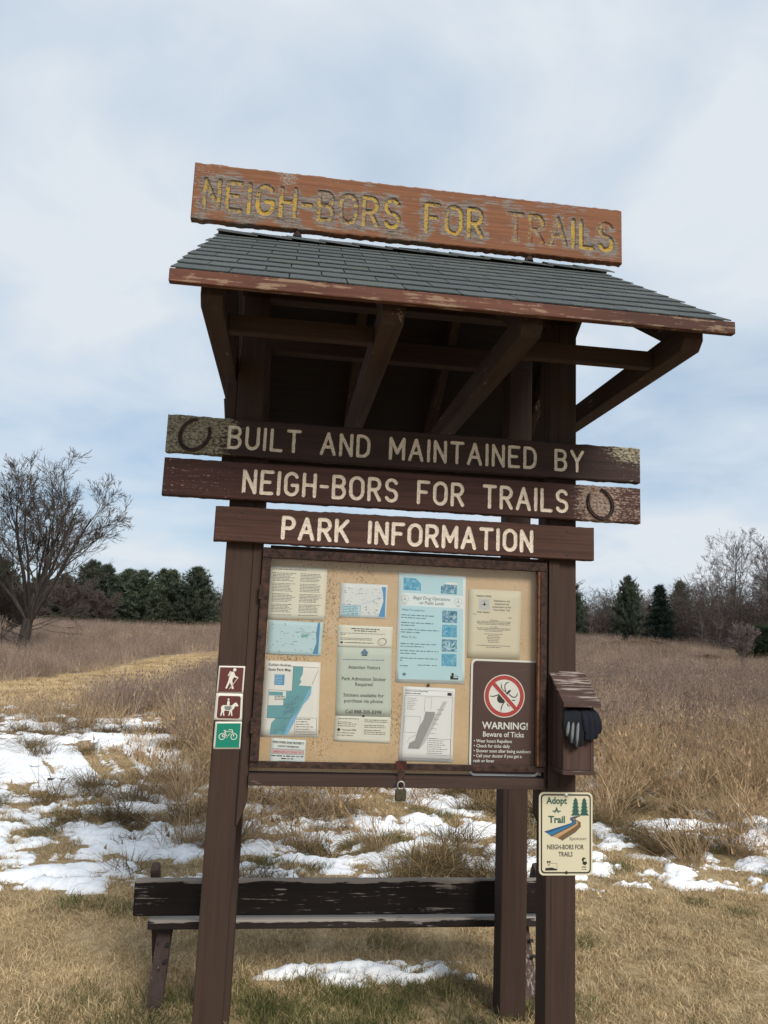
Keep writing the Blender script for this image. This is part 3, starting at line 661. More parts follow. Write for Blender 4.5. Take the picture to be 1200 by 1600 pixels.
# blue county map
s = Sheet('map_sheet', [(-0.567, 1.8385), (-0.342, 1.836), (-0.345, 1.699), (-0.569, 1.699)], PY, PAP('pale_blue_paper', (0.52, 0.68, 0.74)), 'faded pale blue map below the two-column sheet', 'map', G, wave=.001)
s.poly('lake', [(.203, .0), (.213, 0), (.213, .132), (.190, .132), (.196, .11), (.203, .085), (.199, .05)])
r = random.Random(3)
for _ in range(46): u, v = r.uniform(.01, .19), r.uniform(.008, .128); s.rect('bluegrey', u, v, u + r.uniform(.002, .008), v + .0024)
s.poly('greenink', [(.135, .055), (.165, .05), (.170, .058), (.150, .066), (.140, .068)]); s.line('bluegrey', [(.11, .045), (.14, .042), (.17, .046), (.20, .042)], .0012); s.frame('pale', .002, .002, .222, .135, .0012); s.done()
# park map
s = Sheet('map_sheet', [(-0.570, 1.673), (-0.344, 1.673), (-0.339, 1.372), (-0.571, 1.370)], PY, PAP('white_paper', (0.80, 0.78, 0.75)), 'white park map with teal and blue shading at the lower left of the case', 'map', G, wave=.0012)
W, H = s.W, s.H
s.text('dark', 'Kohler-Andrae', .014, .021, .015, bold=.02); s.text('dark', 'State Park Map', .014, .040, .015, bold=.02)
f = lambda p: [(a * W, b * H) for a, b in p]
s.poly('teal', f([(.51, .065), (.69, .065), (.68, .17), (.64, .23), (.665, .27), (.62, .32), (.855, .325), (.84, .40), (.75, .52), (.62, .68), (.52, .75), (.49, .80), (.42, .97), (.15, .97), (.17, .82), (.24, .76), (.09, .755), (.09, .59), (.36, .585), (.36, .50), (.40, .49), (.40, .40), (.505, .395)]))
s.rect('teal', .10 * W, .41 * H, .345 * W, .46 * H); s.poly('lblue', f([(.855, .325), (.845, .43), (.80, .50), (.72, .57), (.62, .72), (.545, .85), (.46, .97), (.40, .975), (.49, .80), (.52, .75), (.62, .68), (.70, .55), (.76, .46), (.80, .38)]), 2)
s.rect('blue', .18 * W, .18 * H, .36 * W, .32 * H)
for k in range(6): s.words('pale', .19 * W, .35 * W, (.20 + .02 * k) * H, .0022, k, .9, lv=2)
s.line('dark', f([(.46, .065), (.97, .075), (.95, .13), (.86, .30)]), .0012, 2); s.line('dark', f([(.51, .065), (.505, .395), (.09, .385), (.09, .755), (.50, .755)]), .0014, 2)
s.rect('white', .36 * W, .59 * H, .20 * W, .60 * H); s.frame('grey', .58 * W, .745 * H, .97 * W, .965 * H, .0012)
for k in range(6): s.words('grey', .60 * W, .95 * W, (.77 + .033 * k) * H, .003, k + 3, rnd.uniform(.5, .95))
for k in range(3): s.words('grey', .20 * W, .40 * W, (.475 + .02 * k) * H, .003, 60 + k, .9, lv=2)
r = random.Random(8)
for _ in range(40): a = r.random(); u = (.62 - .35 * a + r.uniform(-.08, .10)) * W; v = (.42 + .5 * a) * H; s.line('bluegrey', [(u, v), (u + r.uniform(-.02, .02), v + r.uniform(-.012, .016)), (u + r.uniform(-.03, .01), v + r.uniform(.005, .02))], .0016, 3)
s.done()
# contact notice
s = Sheet('notice', [(-0.527, 1.366), (-0.387, 1.3595), (-0.387, 1.2555), (-0.531, 1.2565)], PY, PAP('cool_paper', (0.72, 0.77, 0.77)), 'small contact notice with a pink emergency band in the bottom left corner', 'notice', G)
W = s.W; s.text('dark', 'WISCONSIN DNR PROPERTY', W / 2, .019, .013, 'C', .03, width=.128); s.text('dark', 'CONTACT INFORMATION', W / 2, .034, .010, 'C', .03, width=.085); s.rect('pinkl', .006, .040, W - .006, .062)
s.frame('bluegrey', .006, .040, W - .006, .062, .0012, 2); s.text('pink', 'EMERGENCY DIAL 911', W / 2, .057, .014, 'C', .03, width=.118, lv=2)
s.words('dark', .006, W - .006, .071, .0042, 5); s.words('dark', .04, W - .04, .081, .0042, 6, .8, 'C'); s.text('dark', 'LOCAL PROPERTY OFFICE', W / 2, .093, .0075, 'C', .03, width=.075); s.disc('dark', .122, .096, .004); s.done()
# small lake map
s = Sheet('map_sheet', [(-0.275, 2.005), (-0.076, 2.006), (-0.078, 1.863), (-0.276, 1.862)], PY, PAP('grey_white_paper', (0.72, 0.74, 0.75)), 'small grey-white map with a blue lake along its right edge', 'map', G, wave=.001)
s.poly('blue', [(.173, .010), (.192, .010), (.194, .136), (.166, .136), (.176, .10), (.184, .07), (.180, .035)]); r = random.Random(4)
for _ in range(60): u, v = r.uniform(.008, .165), r.uniform(.01, .13); s.rect('grey', u, v, u + r.uniform(.002, .008), v + .0022)
s.rect('pale', .010, .090, .088, .136, 1); s.frame('bluegrey', .010, .090, .088, .136, .0012, 2)
for k in range(6): s.words('bluegrey', .014, .084, .099 + .0068 * k, .0026, k, .9, lv=2)
s.line('lblue', [(.09, .085), (.12, .078), (.15, .062), (.172, .055)], .0014); s.done()
# three overlapping admission sheets
s = Sheet('notice', [(-0.280, 1.830), (-0.047, 1.829), (-0.049, 1.742), (-0.278, 1.739)], PY, PAP('ivory_paper', (0.74, 0.73, 0.64)), 'ivory fee notice with a coiled rope drawing above the green sheet', 'notice', G)
W = s.W
for k, (v, q) in enumerate(((.015, .62), (.024, .48))): s.words('dark', .02, W - .02, v, .0042, k, q, 'C')
for k, v in enumerate((.034, .040, .055, .061)): s.words('grey', .012, W - (.02 if k < 2 else .08), v, .003, k + 9, .95 if k != 1 else .1)
s.words('dark', .03, W - .08, .074, .0036, 31); s.disc('dark', .018, .072, .006, ky=.7); s.ring('dark', .190, .066, .0165, .0185, ky=.85); s.ring('grey', .195, .062, .0150, .0162, ky=.8); s.done()
s = Sheet('notice', [(-0.278, 1.7385), (-0.049, 1.7415), (-0.041, 1.4605), (-0.272, 1.4605)], PY, PAP('grey_green_paper', (0.55, 0.60, 0.55)), 'grey-green sheet headed Attention Visitors with a phone number', 'notice', G, wave=.001)
W = s.W; c = W / 2; s.disc('bluegrey', c, .022, .014, ky=.8); s.poly('bluegrey', [(c - .017, .022), (c, .004), (c + .017, .022), (c + .010, .028), (c - .010, .028)], 2); s.rect('dark', c - .012, .031, c + .012, .034); s.words('bluegrey', .02, W - .02, .052, .0036, 3, .95, 'C')
for t, v, w in (('Attention Visitors', .088, .128), ('Park Admission Sticker', .135, .176), ('Required', .157, .068), ('Stickers available for', .201, .160), ('purchase via phone', .224, .152), ('Call 888-305-0398', .268, .142)): s.text('dark', t, c, v, .0205, 'C', .01, width=w * 1.05)
s.done()
s = Sheet('notice', [(-0.272, 1.460), (-0.041, 1.460), (-0.042, 1.353), (-0.275, 1.359)], PY, PAP('ivory_paper_b', (0.72, 0.71, 0.64)), 'pale sheet of fine print joined below the grey-green sheet', 'notice', G, wave=.001)
W = s.W; s.disc('dark', W / 2, -.001, .007, 2, ky=.5)
for k, v in enumerate((.012, .026, .033, .041, .068, .078)): s.words('grey', .012, .104, v, .003, k, rnd.uniform(.5, .98))
s.text('dark', 'Wisconsin DNR', .030, .058, .009, bold=.02); s.disc('dark', .018, .055, .006)
for k, v in enumerate((.015, .022, .036, .043, .055, .062, .069)): s.words('grey', .122, .222, v, .003, k + 20, rnd.uniform(.7, .98))
s.done()
# blue poster
s = Sheet('poster', [(-0.031, 2.063), (0.263, 2.058), (0.268, 1.603), (-0.027, 1.602)], PY - .0005, PAP('poster_paper', (0.76, 0.82, 0.84)), 'large light blue poster headed Illegal Drug Operations on Public Lands', 'poster', G, wave=.0015)
W, H = s.W, s.H; s.rect('pale', .012, .010, W - .012, .086); s.rect('pale', .012, .140, W - .010, H - .014)
s.rect('photo1', .022, .022, .098, .074, 2); s.rect('photo2', .185, .040, .255, .080, 2); s.rect('white', .185, .030, .255, .0395, 2)
s.text('dark', 'Illegal Drug Operations', W / 2 - .002, .111, .0205, 'C', .0, width=.160, shear=.22); s.text('dark', 'on Public Lands', W / 2 - .002, .131, .0205, 'C', .0, width=.106, shear=.22)
for cx in (.030, W - .032): s.ring('mid', cx, .112, .0150, .0162); s.line('mid', [(cx - .009, .118), (cx, .108), (cx + .008, .120)], .002); s.line('mid', [(cx, .100), (cx, .118)], .002); s.rect('mid', cx - .009, .132, cx + .009, .134)
for k, v in enumerate((.152, .213, .275, .336)): s.rect('photo2' if k % 2 == 0 else 'photo1', .193, v, .258, v + .052, 2)
s.poly('pale', [(.225, .318), (.221, .30), (.225, .279), (.229, .30)], 3); s.line('pale', [(.205, .285), (.225, .318), (.247, .290)], .004, 3); s.line('pale', [(.200, .303), (.225, .318), (.252, .308)], .004, 3)
s.text('bluegrey', 'What To Look For:', .018, .162, .0125, bold=.015, lv=2); s.text('bluegrey', 'What To Do', .018, .276, .0125, bold=.015, lv=2)
for k, (v, q) in enumerate(((.182, .9), (.193, .66), (.214, .85), (.225, .4), (.243, 1.), (.254, .5), (.302, .97), (.313, .6), (.331, 1.), (.342, .45), (.362, .97), (.372, .05))): s.words('bluegrey', .016, .180, v, .0045, k, q, lv=2)
s.words('bluegrey', .09, .175, .389, .0042, 70, lv=2); s.words('bluegrey', .016, .05, .394, .0042, 71, lv=2)
s.disc('bluegrey', .035, H - .034, .008, 2, ky=.8); s.ring('dark', W / 2 - .002, H - .034, .010, .013, 2); s.rect('dark', W - .062, H - .034, W - .028, H - .018, 2); s.rect('pale', W - .048, H - .032, W - .030, H - .025, 3); s.disc('dark', W - .052, H - .040, .006, 2); s.done()
# black and white map
s = Sheet('map_sheet', [(0.006, 1.587), (0.228, 1.583), (0.225, 1.282), (-0.003, 1.286)], PY, PAP('white_paper_b', (0.80, 0.80, 0.82)), 'black and white map with a grey diagonal strip beside the tick sign', 'map', G, wave=.001)
W, H = s.W, s.H; s.frame('grey', .010, .012, W - .010, H - .012, .001); s.text('dark', 'Kohler-Andrae State Park', .013, .020, .008, bold=.02, width=.095); s.words('dark', .013, .08, .029, .0035, 2); s.rect('dark', W - .032, .018, W - .014, .030); s.line('grey', [(.010, .036), (W - .010, .036)], .001)
s.poly('lgrey', f([(.80, .17), (.93, .17), (.93, .60), (.50, .60), (.36, .80), (.30, .84), (.56, .40), (.63, .30)]) if False else [(a * W, b * H) for a, b in ((.78, .18), (.86, .18), (.70, .42), (.60, .56), (.46, .76), (.38, .83), (.30, .83), (.52, .44), (.66, .36))])
s.poly('mapgrey', [(a * W, b * H) for a, b in ((.45, .33), (.64, .33), (.62, .39), (.42, .74), (.36, .835), (.16, .835), (.18, .76), (.28, .72), (.34, .55), (.42, .44))], 2)
s.line('grey', [(.43 * W, .33 * H), (.43 * W, .14 * H), (.56 * W, .14 * H), (.55 * W, .30 * H)], .001, 2); s.frame('grey', .06 * W, .40 * H, .36 * W, .62 * H, .001); s.line('grey', [(.38 * W, .62 * H), (.16 * W, .70 * H), (.14 * W, .76 * H)], .001); s.frame('grey', .52 * W, .69 * H, .95 * W, .91 * H, .001)
for k in range(7): s.words('grey', .54 * W, .93 * W, (.72 + .028 * k) * H, .0024, k, rnd.uniform(.5, .95)); s.words('grey', .10 * W, .32 * W, (.16 + .025 * k) * H, .0022, k + 30, rnd.uniform(.3, .9)); s.words('grey', (.66 - .02 * k) * W, (.84 - .02 * k) * W, (.30 + .065 * k) * H, .0022, k + 60, rnd.uniform(.5, .9))
s.done()
# beige club notice
s = Sheet('notice', [(0.278, 2.006), (0.512, 2.006), (0.507, 1.7135), (0.277, 1.7135)], PY, PAP('beige_paper', (0.68, 0.61, 0.47)), 'beige club letter with a small star emblem above the tick sign', 'notice', G, wave=.001)
s.text('dark', '"NEIGH"-BORS', .033, .032, .0105, bold=.02, width=.068); s.rect('lgrey', .045, .040, .095, .088); s.poly('dark', [(.070, .046), (.072, .060), (.082, .066), (.073, .066), (.070, .072), (.067, .066), (.058, .066), (.068, .060)], 2); s.ring('mid', .070, .064, .018, .0188, 2); s.text('dark', 'FOR TRAILS', .040, .101, .0095, bold=.02, width=.055)
for t, v, w in (('Dedicated to the', .050, .072), ('enjoyment and', .063, .064), ('preservation of the', .076, .082), ('Horse Rider Trail', .089, .072)): s.text('dark', t, .148, v, .0115, 'C', .012, width=w)
s.words('grey', .022, .036, .108, .003, 1); s.words('grey', .178, .194, .119, .003, 2)
for k, (v, q) in enumerate(((.131, .2), (.137, .95), (.143, .95), (.149, .9), (.160, .2), (.166, .95), (.172, .88), (.178, .5), (.190, .5), (.197, .32), (.204, .38), (.211, .36), (.218, .3), (.225, .3), (.239, .95), (.246, .4))): s.words('grey', .035, .195, v, .0028, k, q, 'C')
s.done()
PINB = flat('dark_pin', (0.03, 0.03, 0.03), 0.4, 0.5)
for x, z, sh in ((0.112, 1.594, 'dark push pin between the blue poster and the black and white map'), (-0.045, 1.705, None)):
    if sh: tag(stud('push_pin', x, PY - .002, z, .0065, .006, PINB), sh, 'push pin')
# tick warning plate (inside the case, its foot showing under the door)
s = Sheet('warning_sign', [(0.294, 1.7105), (0.5975, 1.7105), (0.5960, 1.2335), (0.2945, 1.2335)], 0.0268, INK['white'], 'brown metal tick warning sign with a red prohibition ring inside the case', 'sign', th=.0016, radius=.022)
W, H = s.W, s.H
out = []; R_ = .018; m = .008
for cx, cy, a0 in ((W - m - R_, m + R_, -90), (W - m - R_, H - m - R_, 0), (m + R_, H - m - R_, 90), (m + R_, m + R_, 180)):
    for i in range(7): a = math.radians(a0 + 15 * i); out.append((cx + R_ * math.cos(a), cy + R_ * math.sin(a)))
s.poly('brown', out)
cx, cy, R_ = .147, .151, .089; s.disc('white', cx, cy, R_, 2, 48); s.ring('red', cx, cy, .0685, .0855, 3, 56)
def TK(x, y): return (cx + (x - 495) / 300 * R_, cy + (y - 505) / 318 * R_)
s.disc('black', *TK(450, 545), .0185, 3, ky=1.05, rot=.6); s.poly('black', [TK(515, 465), TK(560, 415), TK(590, 410), TK(585, 435), TK(545, 480)], 3); s.disc('black', *TK(505, 505), .012, 3)
for L in ([(520, 460), (500, 390), (500, 340), (530, 305), (565, 295)], [(500, 440), (460, 400), (445, 360), (450, 320)], [(400, 445), (375, 430), (360, 400), (352, 380)], [(430, 475), (380, 500), (330, 515), (275, 510)], [(500, 585), (465, 640), (450, 690), (447, 740)], [(535, 600), (545, 640), (580, 662)], [(560, 540), (600, 565), (640, 566), (660, 562)], [(560, 475), (610, 515), (655, 520), (680, 490), (690, 450)]):
    s.line('black', [TK(*q) for q in L], [.0045] * (len(L) - 1) + [.002], 3)
a = math.radians(46); dx, dy = math.cos(a), math.sin(a); s.line('white', [(cx - dx * .069, cy - dy * .069), (cx + dx * .069, cy + dy * .069)], .024, 4); s.line('red', [(cx - dx * .072, cy - dy * .072), (cx + dx * .072, cy + dy * .072)], .0165, 5)
s.text('white', 'WARNING!', W / 2, .287, .0405, 'C', .02, width=.200, lv=2); s.text('white', 'Beware of Ticks', W / 2 - .006, .319, .0300, 'C', .012, width=.178, lv=2)
for t, v, w in (('• Wear Insect Repellent', .343, .165), ('• Check for ticks daily', .363, .157), ('• Shower soon after being outdoors', .383, .248), ('• Call your doctor if you get a', .403, .208), ('  rash or fever', .423, .09)): s.text('white', t, .018, v, .0185, 'L', .012, width=w, lv=2)
s.words('dark', .16, .27, H - .0035, .0022, 4, lv=2); s.done()

# ------------------------------------------------------------------ plates on the posts
def marker(corners, mat, label, fn):
    s = Sheet('trail_marker', corners, -0.0006, INK['bone'], label, 'trail marker', 'trail markers on the left post', th=.0016)
    fn(s); s.done()
def hiker(s):
    W = s.W; k = W / 400.0; P = lambda *q: [((x - 275) * k, (y - 205) * k) for x, y in q]
    s.rect('maroon', 22 * k, 22 * k, W - 22 * k, s.H - 14 * k); c = P((520, 262))[0]; s.disc('bone', *c, 25 * k, 2, 16)
    s.poly('bone', P((470, 295), (510, 290), (535, 350), (585, 380), (580, 396), (520, 372), (500, 405), (495, 430), (525, 540), (525, 555), (500, 552), (466, 450), (425, 548), (402, 545), (440, 420), (440, 400), (455, 340)), 2)
    s.poly('bone', P((452, 282), (468, 290), (440, 362), (422, 352)), 2); s.line('bone', P((570, 395), (515, 478), (460, 556)), 8 * k, 2)
def rider(s):
    W = s.W; k = W / 400.0; P = lambda *q: [((x - 235) * k, (y - 600) * k) for x, y in q]
    o = []
    for cx, cy, a0 in ((W - 62 * k, 70 * k, -90), (W - 62 * k, s.H - 62 * k, 0), (70 * k, s.H - 62 * k, 90), (70 * k, 70 * k, 180)):
        for i in range(5): a = math.radians(a0 + 22.5 * i); o.append((cx + 32 * k * math.cos(a), cy + 32 * k * math.sin(a)))
    s.poly('maroon', o)
    s.poly('bone', P((325, 800), (350, 775), (400, 775), (480, 778), (510, 745), (540, 730), (575, 775), (565, 790), (530, 785), (505, 830), (485, 850), (495, 925), (480, 928), (468, 865), (452, 925), (438, 928), (450, 860), (380, 850), (372, 880), (382, 928), (366, 928), (352, 870), (338, 930), (322, 930), (332, 850), (325, 830)), 2)
    s.poly('worn', P((375, 790), (470, 785), (480, 820), (450, 850), (390, 842), (372, 815)), 3); s.disc('bone', *P((425, 688))[0], 14 * k, 2, 12); s.poly('bone', P((412, 708), (438, 708), (446, 750), (440, 775), (408, 778)), 2); s.line('bone', P((495, 780), (478, 850)), 6 * k, 3)
def bike(s):
    W = s.W; k = W / 400.0; P = lambda *q: [((x - 228) * k, (y - 1020) * k) for x, y in q]
    s.rect('green', 28 * k, 25 * k, W - 26 * k, s.H - 22 * k); a, b = P((342, 1235), (515, 1235))
    for c in (a, b): s.ring('bone', *c, 38 * k, 48 * k, 2, 28)
    for L in (((342, 1235), (378, 1165), (488, 1165), (410, 1240), (342, 1235)), ((375, 1150), (410, 1240)), ((515, 1235), (482, 1138), (430, 1138)), ((360, 1148), (395, 1148))): s.line('bone', P(*L), 11 * k, 2)
    s.disc('bone', *P((410, 1240))[0], 13 * k, 2, 14)
marker([(-0.7535, 1.6475), (-0.649, 1.649), (-0.650, 1.543), (-0.7565, 1.541)], None, 'maroon square marker with a white hiker, topmost on the left post', hiker)
marker([(-0.757, 1.5400), (-0.6505, 1.5405), (-0.648, 1.434), (-0.759, 1.434)], None, 'worn maroon square marker with a horse rider on the left post', rider)
marker([(-0.752, 1.4285), (-0.645, 1.4315), (-0.645, 1.325), (-0.7535, 1.3225)], None, 'green square marker with a white bicycle on the left post', bike)
s = Sheet('sponsor_sign', [(0.587, 1.1770), (0.8195, 1.1780), (0.8190, 0.8505), (0.590, 0.8505)], -0.0008, INK['cream'], 'cream Adopt-A-Trail sign with two green pines on the right post', 'sign', th=.002, radius=.020)
W, H = s.W, s.H
def rrect(m, R_):
    o = []
    for cx, cy, a0 in ((W - m - R_, m + R_, -90), (W - m - R_, H - m - R_, 0), (m + R_, H - m - R_, 90), (m + R_, m + R_, 180)):
        for i in range(7): a = math.radians(a0 + 15 * i); o.append((cx + R_ * math.cos(a), cy + R_ * math.sin(a)))
    return o
s.poly('black', rrect(.0075, .016)); s.poly('cream', rrect(.0135, .012), 2)
k = W / 905.0; kv = H / 1412.0; P = lambda *q: [((x - 35) * k, (y - 78) * kv) for x, y in q]
def pine2d(cx, top, bot, w):
    pts = [(cx, top)]; n = 5
    L = []; R2 = []
    for i in range(n):
        y = top + (bot - top) * (i + 1) / n; ww = w * (.45 + .55 * (i + 1) / n); R2 += [(cx + ww, y), (cx + ww * .55, y - (bot - top) / n * .12)] if i < n - 1 else [(cx + ww, y)]
        L += [(cx - ww, y), (cx - ww * .55, y - (bot - top) / n * .12)] if i < n - 1 else [(cx - ww, y)]
    return P(*(pts + R2 + L[::-1]))
s.poly('dkgreen', pine2d(650, 165, 478, 78), 3); s.poly('dkgreen', pine2d(797, 165, 475, 80), 3)
def band(col, A, B, lv=3): s.poly(col, P(*(A + B[::-1])), lv)
e0 = [(720, 482), (620, 490), (565, 510), (552, 545), (590, 575), (585, 598), (480, 635), (120, 750)]
e1 = [(720, 483), (635, 497), (590, 515), (580, 545), (615, 570), (612, 605), (500, 655), (170, 780)]
e2 = [(722, 484), (650, 500), (610, 520), (600, 545), (650, 572), (650, 610), (560, 665), (235, 828)]
e3 = [(724, 486), (662, 505), (630, 522), (625, 545), (690, 585), (690, 630), (600, 695), (345, 860)]
e4 = [(726, 488), (675, 510), (650, 525), (655, 545), (738, 590), (735, 650), (640, 750), (415, 895)]
band('navy', e0, e1); band('skyb', e1, e2); band('tan', e2, e3); band('brn', e3, e4); s.line('black', P(*e2), 12 * k, 4); s.line('olive', P(*e4[5:]), 26 * k, 4)
s.text('dkgreen', 'Adopt', *P((330, 275))[0], .0370, 'C', .035, width=350 * k, lv=3); s.text('dkgreen', '-A-', *P((330, 430))[0], .030, 'C', .04, width=140 * k, lv=3); s.text('dkgreen', 'Trail', *P((330, 600))[0], .0380, 'C', .035, width=280 * k, lv=3)
s.text('dark', 'Sponsor:', *P((545, 895))[0], .0195, 'L', .0, width=300 * k, lv=3); s.text('black', 'NEIGH-BORS FOR', *P((480, 1050))[0], .0265, 'C', .02, width=620 * k, lv=3); s.text('black', 'TRAILS', *P((480, 1170))[0], .0255, 'C', .02, width=240 * k, lv=3)
s.poly('black', P((140, 1365), (250, 1355), (340, 1385), (340, 1405), (140, 1408)), 3); s.line('dark', P((230, 1285), (335, 1285), (335, 1390)), 6 * k, 3)
for q in ((180, 1262), (215, 1262)): s.disc('dark', *P(q)[0], 16 * k, 3, 10)
for q in (((180, 1270), (190, 1330)), ((215, 1270), (205, 1330))): s.line('dark', P(*q), 8 * k, 3)
s.disc('black', *P((790, 1225))[0], 36 * k, 3, 14); s.poly('black', P((765, 1270), (835, 1250), (845, 1290), (810, 1320), (770, 1300)), 3); s.disc('cream', *P((808, 1235))[0], 20 * k, 4, 12); s.words('dark', *[q[0] for q in P((755, 0), (850, 0))], P((0, 1355))[0][1], .0035, 2, lv=3); s.words('dark', *[q[0] for q in P((755, 0), (850, 0))], P((0, 1392))[0][1], .0028, 3, lv=3)
so_ = s.done(); ALU = flat('zinc_bolt', (0.45, 0.43, 0.40), 0.4, 0.5, metal=0.7)
stud('bolt', .7045, -.0030, 1.1655, .0085, .004, ALU, so_); stud('bolt', .7065, -.0030, .862, .0065, .003, BLK, so_)

# ------------------------------------------------------------------ padlock and hasp
lk = empty('padlock', (0.0, -0.036, 1.14)); tag(lk, 'old brass padlock hanging from the rusty hasp below the case', 'padlock')
BRASS = rust('tarnished_brass', (0.035, 0.029, 0.018), (0.062, 0.052, 0.033), (0.025, 0.02, 0.014))
box('lock_body', -0.0215, 0.0215, -0.050, -0.026, 1.143, 1.186, BRASS, lk, 0.004, off=(0.0, -0.036, 1.14))
V = []; F = []; pts = [Vector((-.0135, -.002, .044))] + [Vector((.0135 * math.cos(math.radians(180 - 18 * i)), -.002, .064 + .0135 * math.sin(math.radians(18 * i)))) for i in range(11)] + [Vector((.0135, -.002, .044))]
tube_arrays(pts, [.0038] * len(pts), 8, V, F, True); pyd('shackle', V, F, flat('lock_steel', (0.30, 0.29, 0.27), 0.45, 0.5, metal=0.6), lk, True)
hs = empty('hasp', (0.0, -0.027, 1.22)); tag(hs, 'rusty red hasp and staple at the foot of the case door', 'hasp')
box('hasp_plate', -0.022, 0.024, -0.0185, -0.0143, 1.258, 1.293, RUSTR, hs, 0.0012, off=(0.0, -0.027, 1.22)); box('hasp_strap', -0.014, 0.014, -0.0240, -0.0203, 1.205, 1.2575, RUST, hs, 0.001, off=(0.0, -0.027, 1.22))
V = []; F = []; pts = [Vector((0, .004 - .016 * math.sin(PI * i / 8), -.018 + .010 * math.cos(PI * i / 8))) for i in range(9)]; tube_arrays(pts, [.003] * 9, 8, V, F, True); pyd('staple', V, F, RUST, hs, True)

# ------------------------------------------------------------------ brochure box with gloves
bx = empty('brochure_box', (0.703, -0.07, 1.285)); tag(bx, 'small weathered wooden box with sloping lid fixed to the right post', 'box'); BO = (0.703, -0.07, 1.285)
X0, X1 = 0.638, 0.768; FY = -0.140
def off(poly): return poly
def bprism(name, poly, a0, a1, mat, bev=.002):
    o = prism(name, [(p[0] - BO[1], p[1] - BO[2]) for p in poly], 'x', a0 - BO[0], a1 - BO[0], mat, bx, bev); return o
side = [(-0.0008 if False else -0.0015, 1.640), (-0.0015, 1.290), (FY, 1.290), (FY, 1.545)]
bprism('side_panel', side, X0, X0 + .014, WBOXZ); bprism('side_panel', side, X1 - .014, X1, WBOXZ)
box('back_panel', X0 + .0145, X1 - .0145, -0.014, -0.0015, 1.300, 1.630, WBOXZ, bx, .001, off=BO)
box('front_panel', X0 + .0145, X1 - .0145, FY + .002, FY + .014, 1.2905, 1.500, WBOXZ, bx, .001, off=BO)
box('floor_panel', X0 - .004, X1 + .003, FY - .010, -0.0015, 1.274, 1.2895, WBOX, bx, .002, off=BO)
bprism('lid', [(-0.0015, 1.672), (-0.0015, 1.655), (FY - .038, 1.541), (FY - .038, 1.557)], X0 - .012, X1 + .016, WBOX)
def glove(name, fingers, palm, mats, label, cuff=None):
    root = None; bm = bmesh.new(); V = []; F = []
    for pts, r in fingers:
        P = [Vector(p) for p in pts]; n = len(P)
        # smooth the chain and round the tip
        Q = []; Rr = []
        for i in range(n - 1):
            for t in (0, .34, .67):
                a = P[max(i - 1, 0)]; b = P[i]; c = P[i + 1]; d = P[min(i + 2, n - 1)]
                Q.append(.5 * ((2 * b) + (c - a) * t + (2 * a - 5 * b + 4 * c - d) * t * t + (3 * b - a - 3 * c + d) * t ** 3)); Rr.append(r * (1 - .12 * (i + t) / n))
        Q.append(P[-1]); Rr.append(r * .85); d = (Q[-1] - Q[-2]).normalized()
        for e, k in ((.45, .72), (.75, .45), (.9, .12)): Q.append(P[-1] + d * r * e); Rr.append(r * k)
        tube_arrays(Q, Rr, 10, V, F, True)
    b0 = len(V); nu, nv = 12, 8; c, rx, ry, rz = palm
    for j in range(nv + 1):
        t = PI * j / nv
        for i in range(nu):
            a = 2 * PI * i / nu; V.append(Vector((c[0] + rx * math.sin(t) * math.cos(a), c[1] + ry * math.sin(t) * math.sin(a), c[2] + rz * math.cos(t))))
    for j in range(nv):
        for i in range(nu): F.append((b0 + j * nu + i, b0 + j * nu + (i + 1) % nu, b0 + (j + 1) * nu + (i + 1) % nu, b0 + (j + 1) * nu + i))
    bm.free(); o = pyd(name, V, F, mats, None, True)
    m = o.modifiers.new('fuse', 'REMESH'); m.mode = 'VOXEL'; m.voxel_size = .0035; m.use_smooth_shade = True
    m2 = o.modifiers.new('soft', 'SMOOTH'); m2.factor = .5; m2.iterations = 3
    tag(o, label, 'glove', 'gloves stuffed in the box'); return o
def fabric(name, c, c2):
    b = NB(name); n = b.noise(b.coord((220, 220, 220), False), 1, 3, .7); g = b.noise(b.coord((30, 30, 30), False), 1, 3); b.color(b.mix(n, c, c2)); b.bump(b.math('ADD', b.math('MULTIPLY', n, .5), b.math('MULTIPLY', g, .8)), .6, .004); b.p.inputs['Roughness'].default_value = .9; return b.m
GN1 = fabric('black_knit', (0.004, 0.005, 0.007), (0.011, 0.012, 0.016)); GN2 = fabric('navy_knit', (0.004, 0.005, 0.009), (0.009, 0.011, 0.019)); GRY = fabric('grey_palm_patch', (0.10, 0.11, 0.12), (0.19, 0.20, 0.21))
f1 = []
for i, (x, zb, w) in enumerate(((.645, 1.430, .012), (.664, 1.402, .0125), (.685, 1.388, .0125), (.706, 1.396, .0115))):
    f1.append(([(x + .012, FY + .012, 1.520), (x + .006, FY - .018, 1.508), (x, FY - .028, 1.470), (x - .004, FY - .026, zb)], w))
f1.append(([(.650, FY + .008, 1.525), (.640, FY - .020, 1.508), (.634, FY - .026, 1.482), (.636, FY - .022, 1.452)], .011))
g1 = glove('glove', f1, ((.680, FY - .006, 1.508), .040, .024, .022), GN1, 'black glove with grey finger patches hanging from the box mouth')
for i, (x, zb) in enumerate(((.645, 1.425), (.664, 1.398), (.685, 1.384))):
    V = []; F = []; tube_arrays([Vector((x + .004, FY - .0325, 1.488)), Vector((x, FY - .0375, 1.465)), Vector((x - .003, FY - .0375, (1.465 + zb) / 2)), Vector((x - .004, FY - .0350, zb + .004))], [.003, .0065, .007, .0035], 8, V, F, True); pyd('finger_patch', V, F, GRY, g1, True)
f2 = []
for i, (x, zb, w) in enumerate(((.722, 1.420, .012), (.742, 1.415, .013), (.762, 1.428, .0125), (.778, 1.448, .0115))):
    f2.append(([(x - .014, FY + .012, 1.522), (x - .008, FY - .018, 1.512), (x, FY - .030, 1.480), (x + .002, FY - .026, zb)], w))
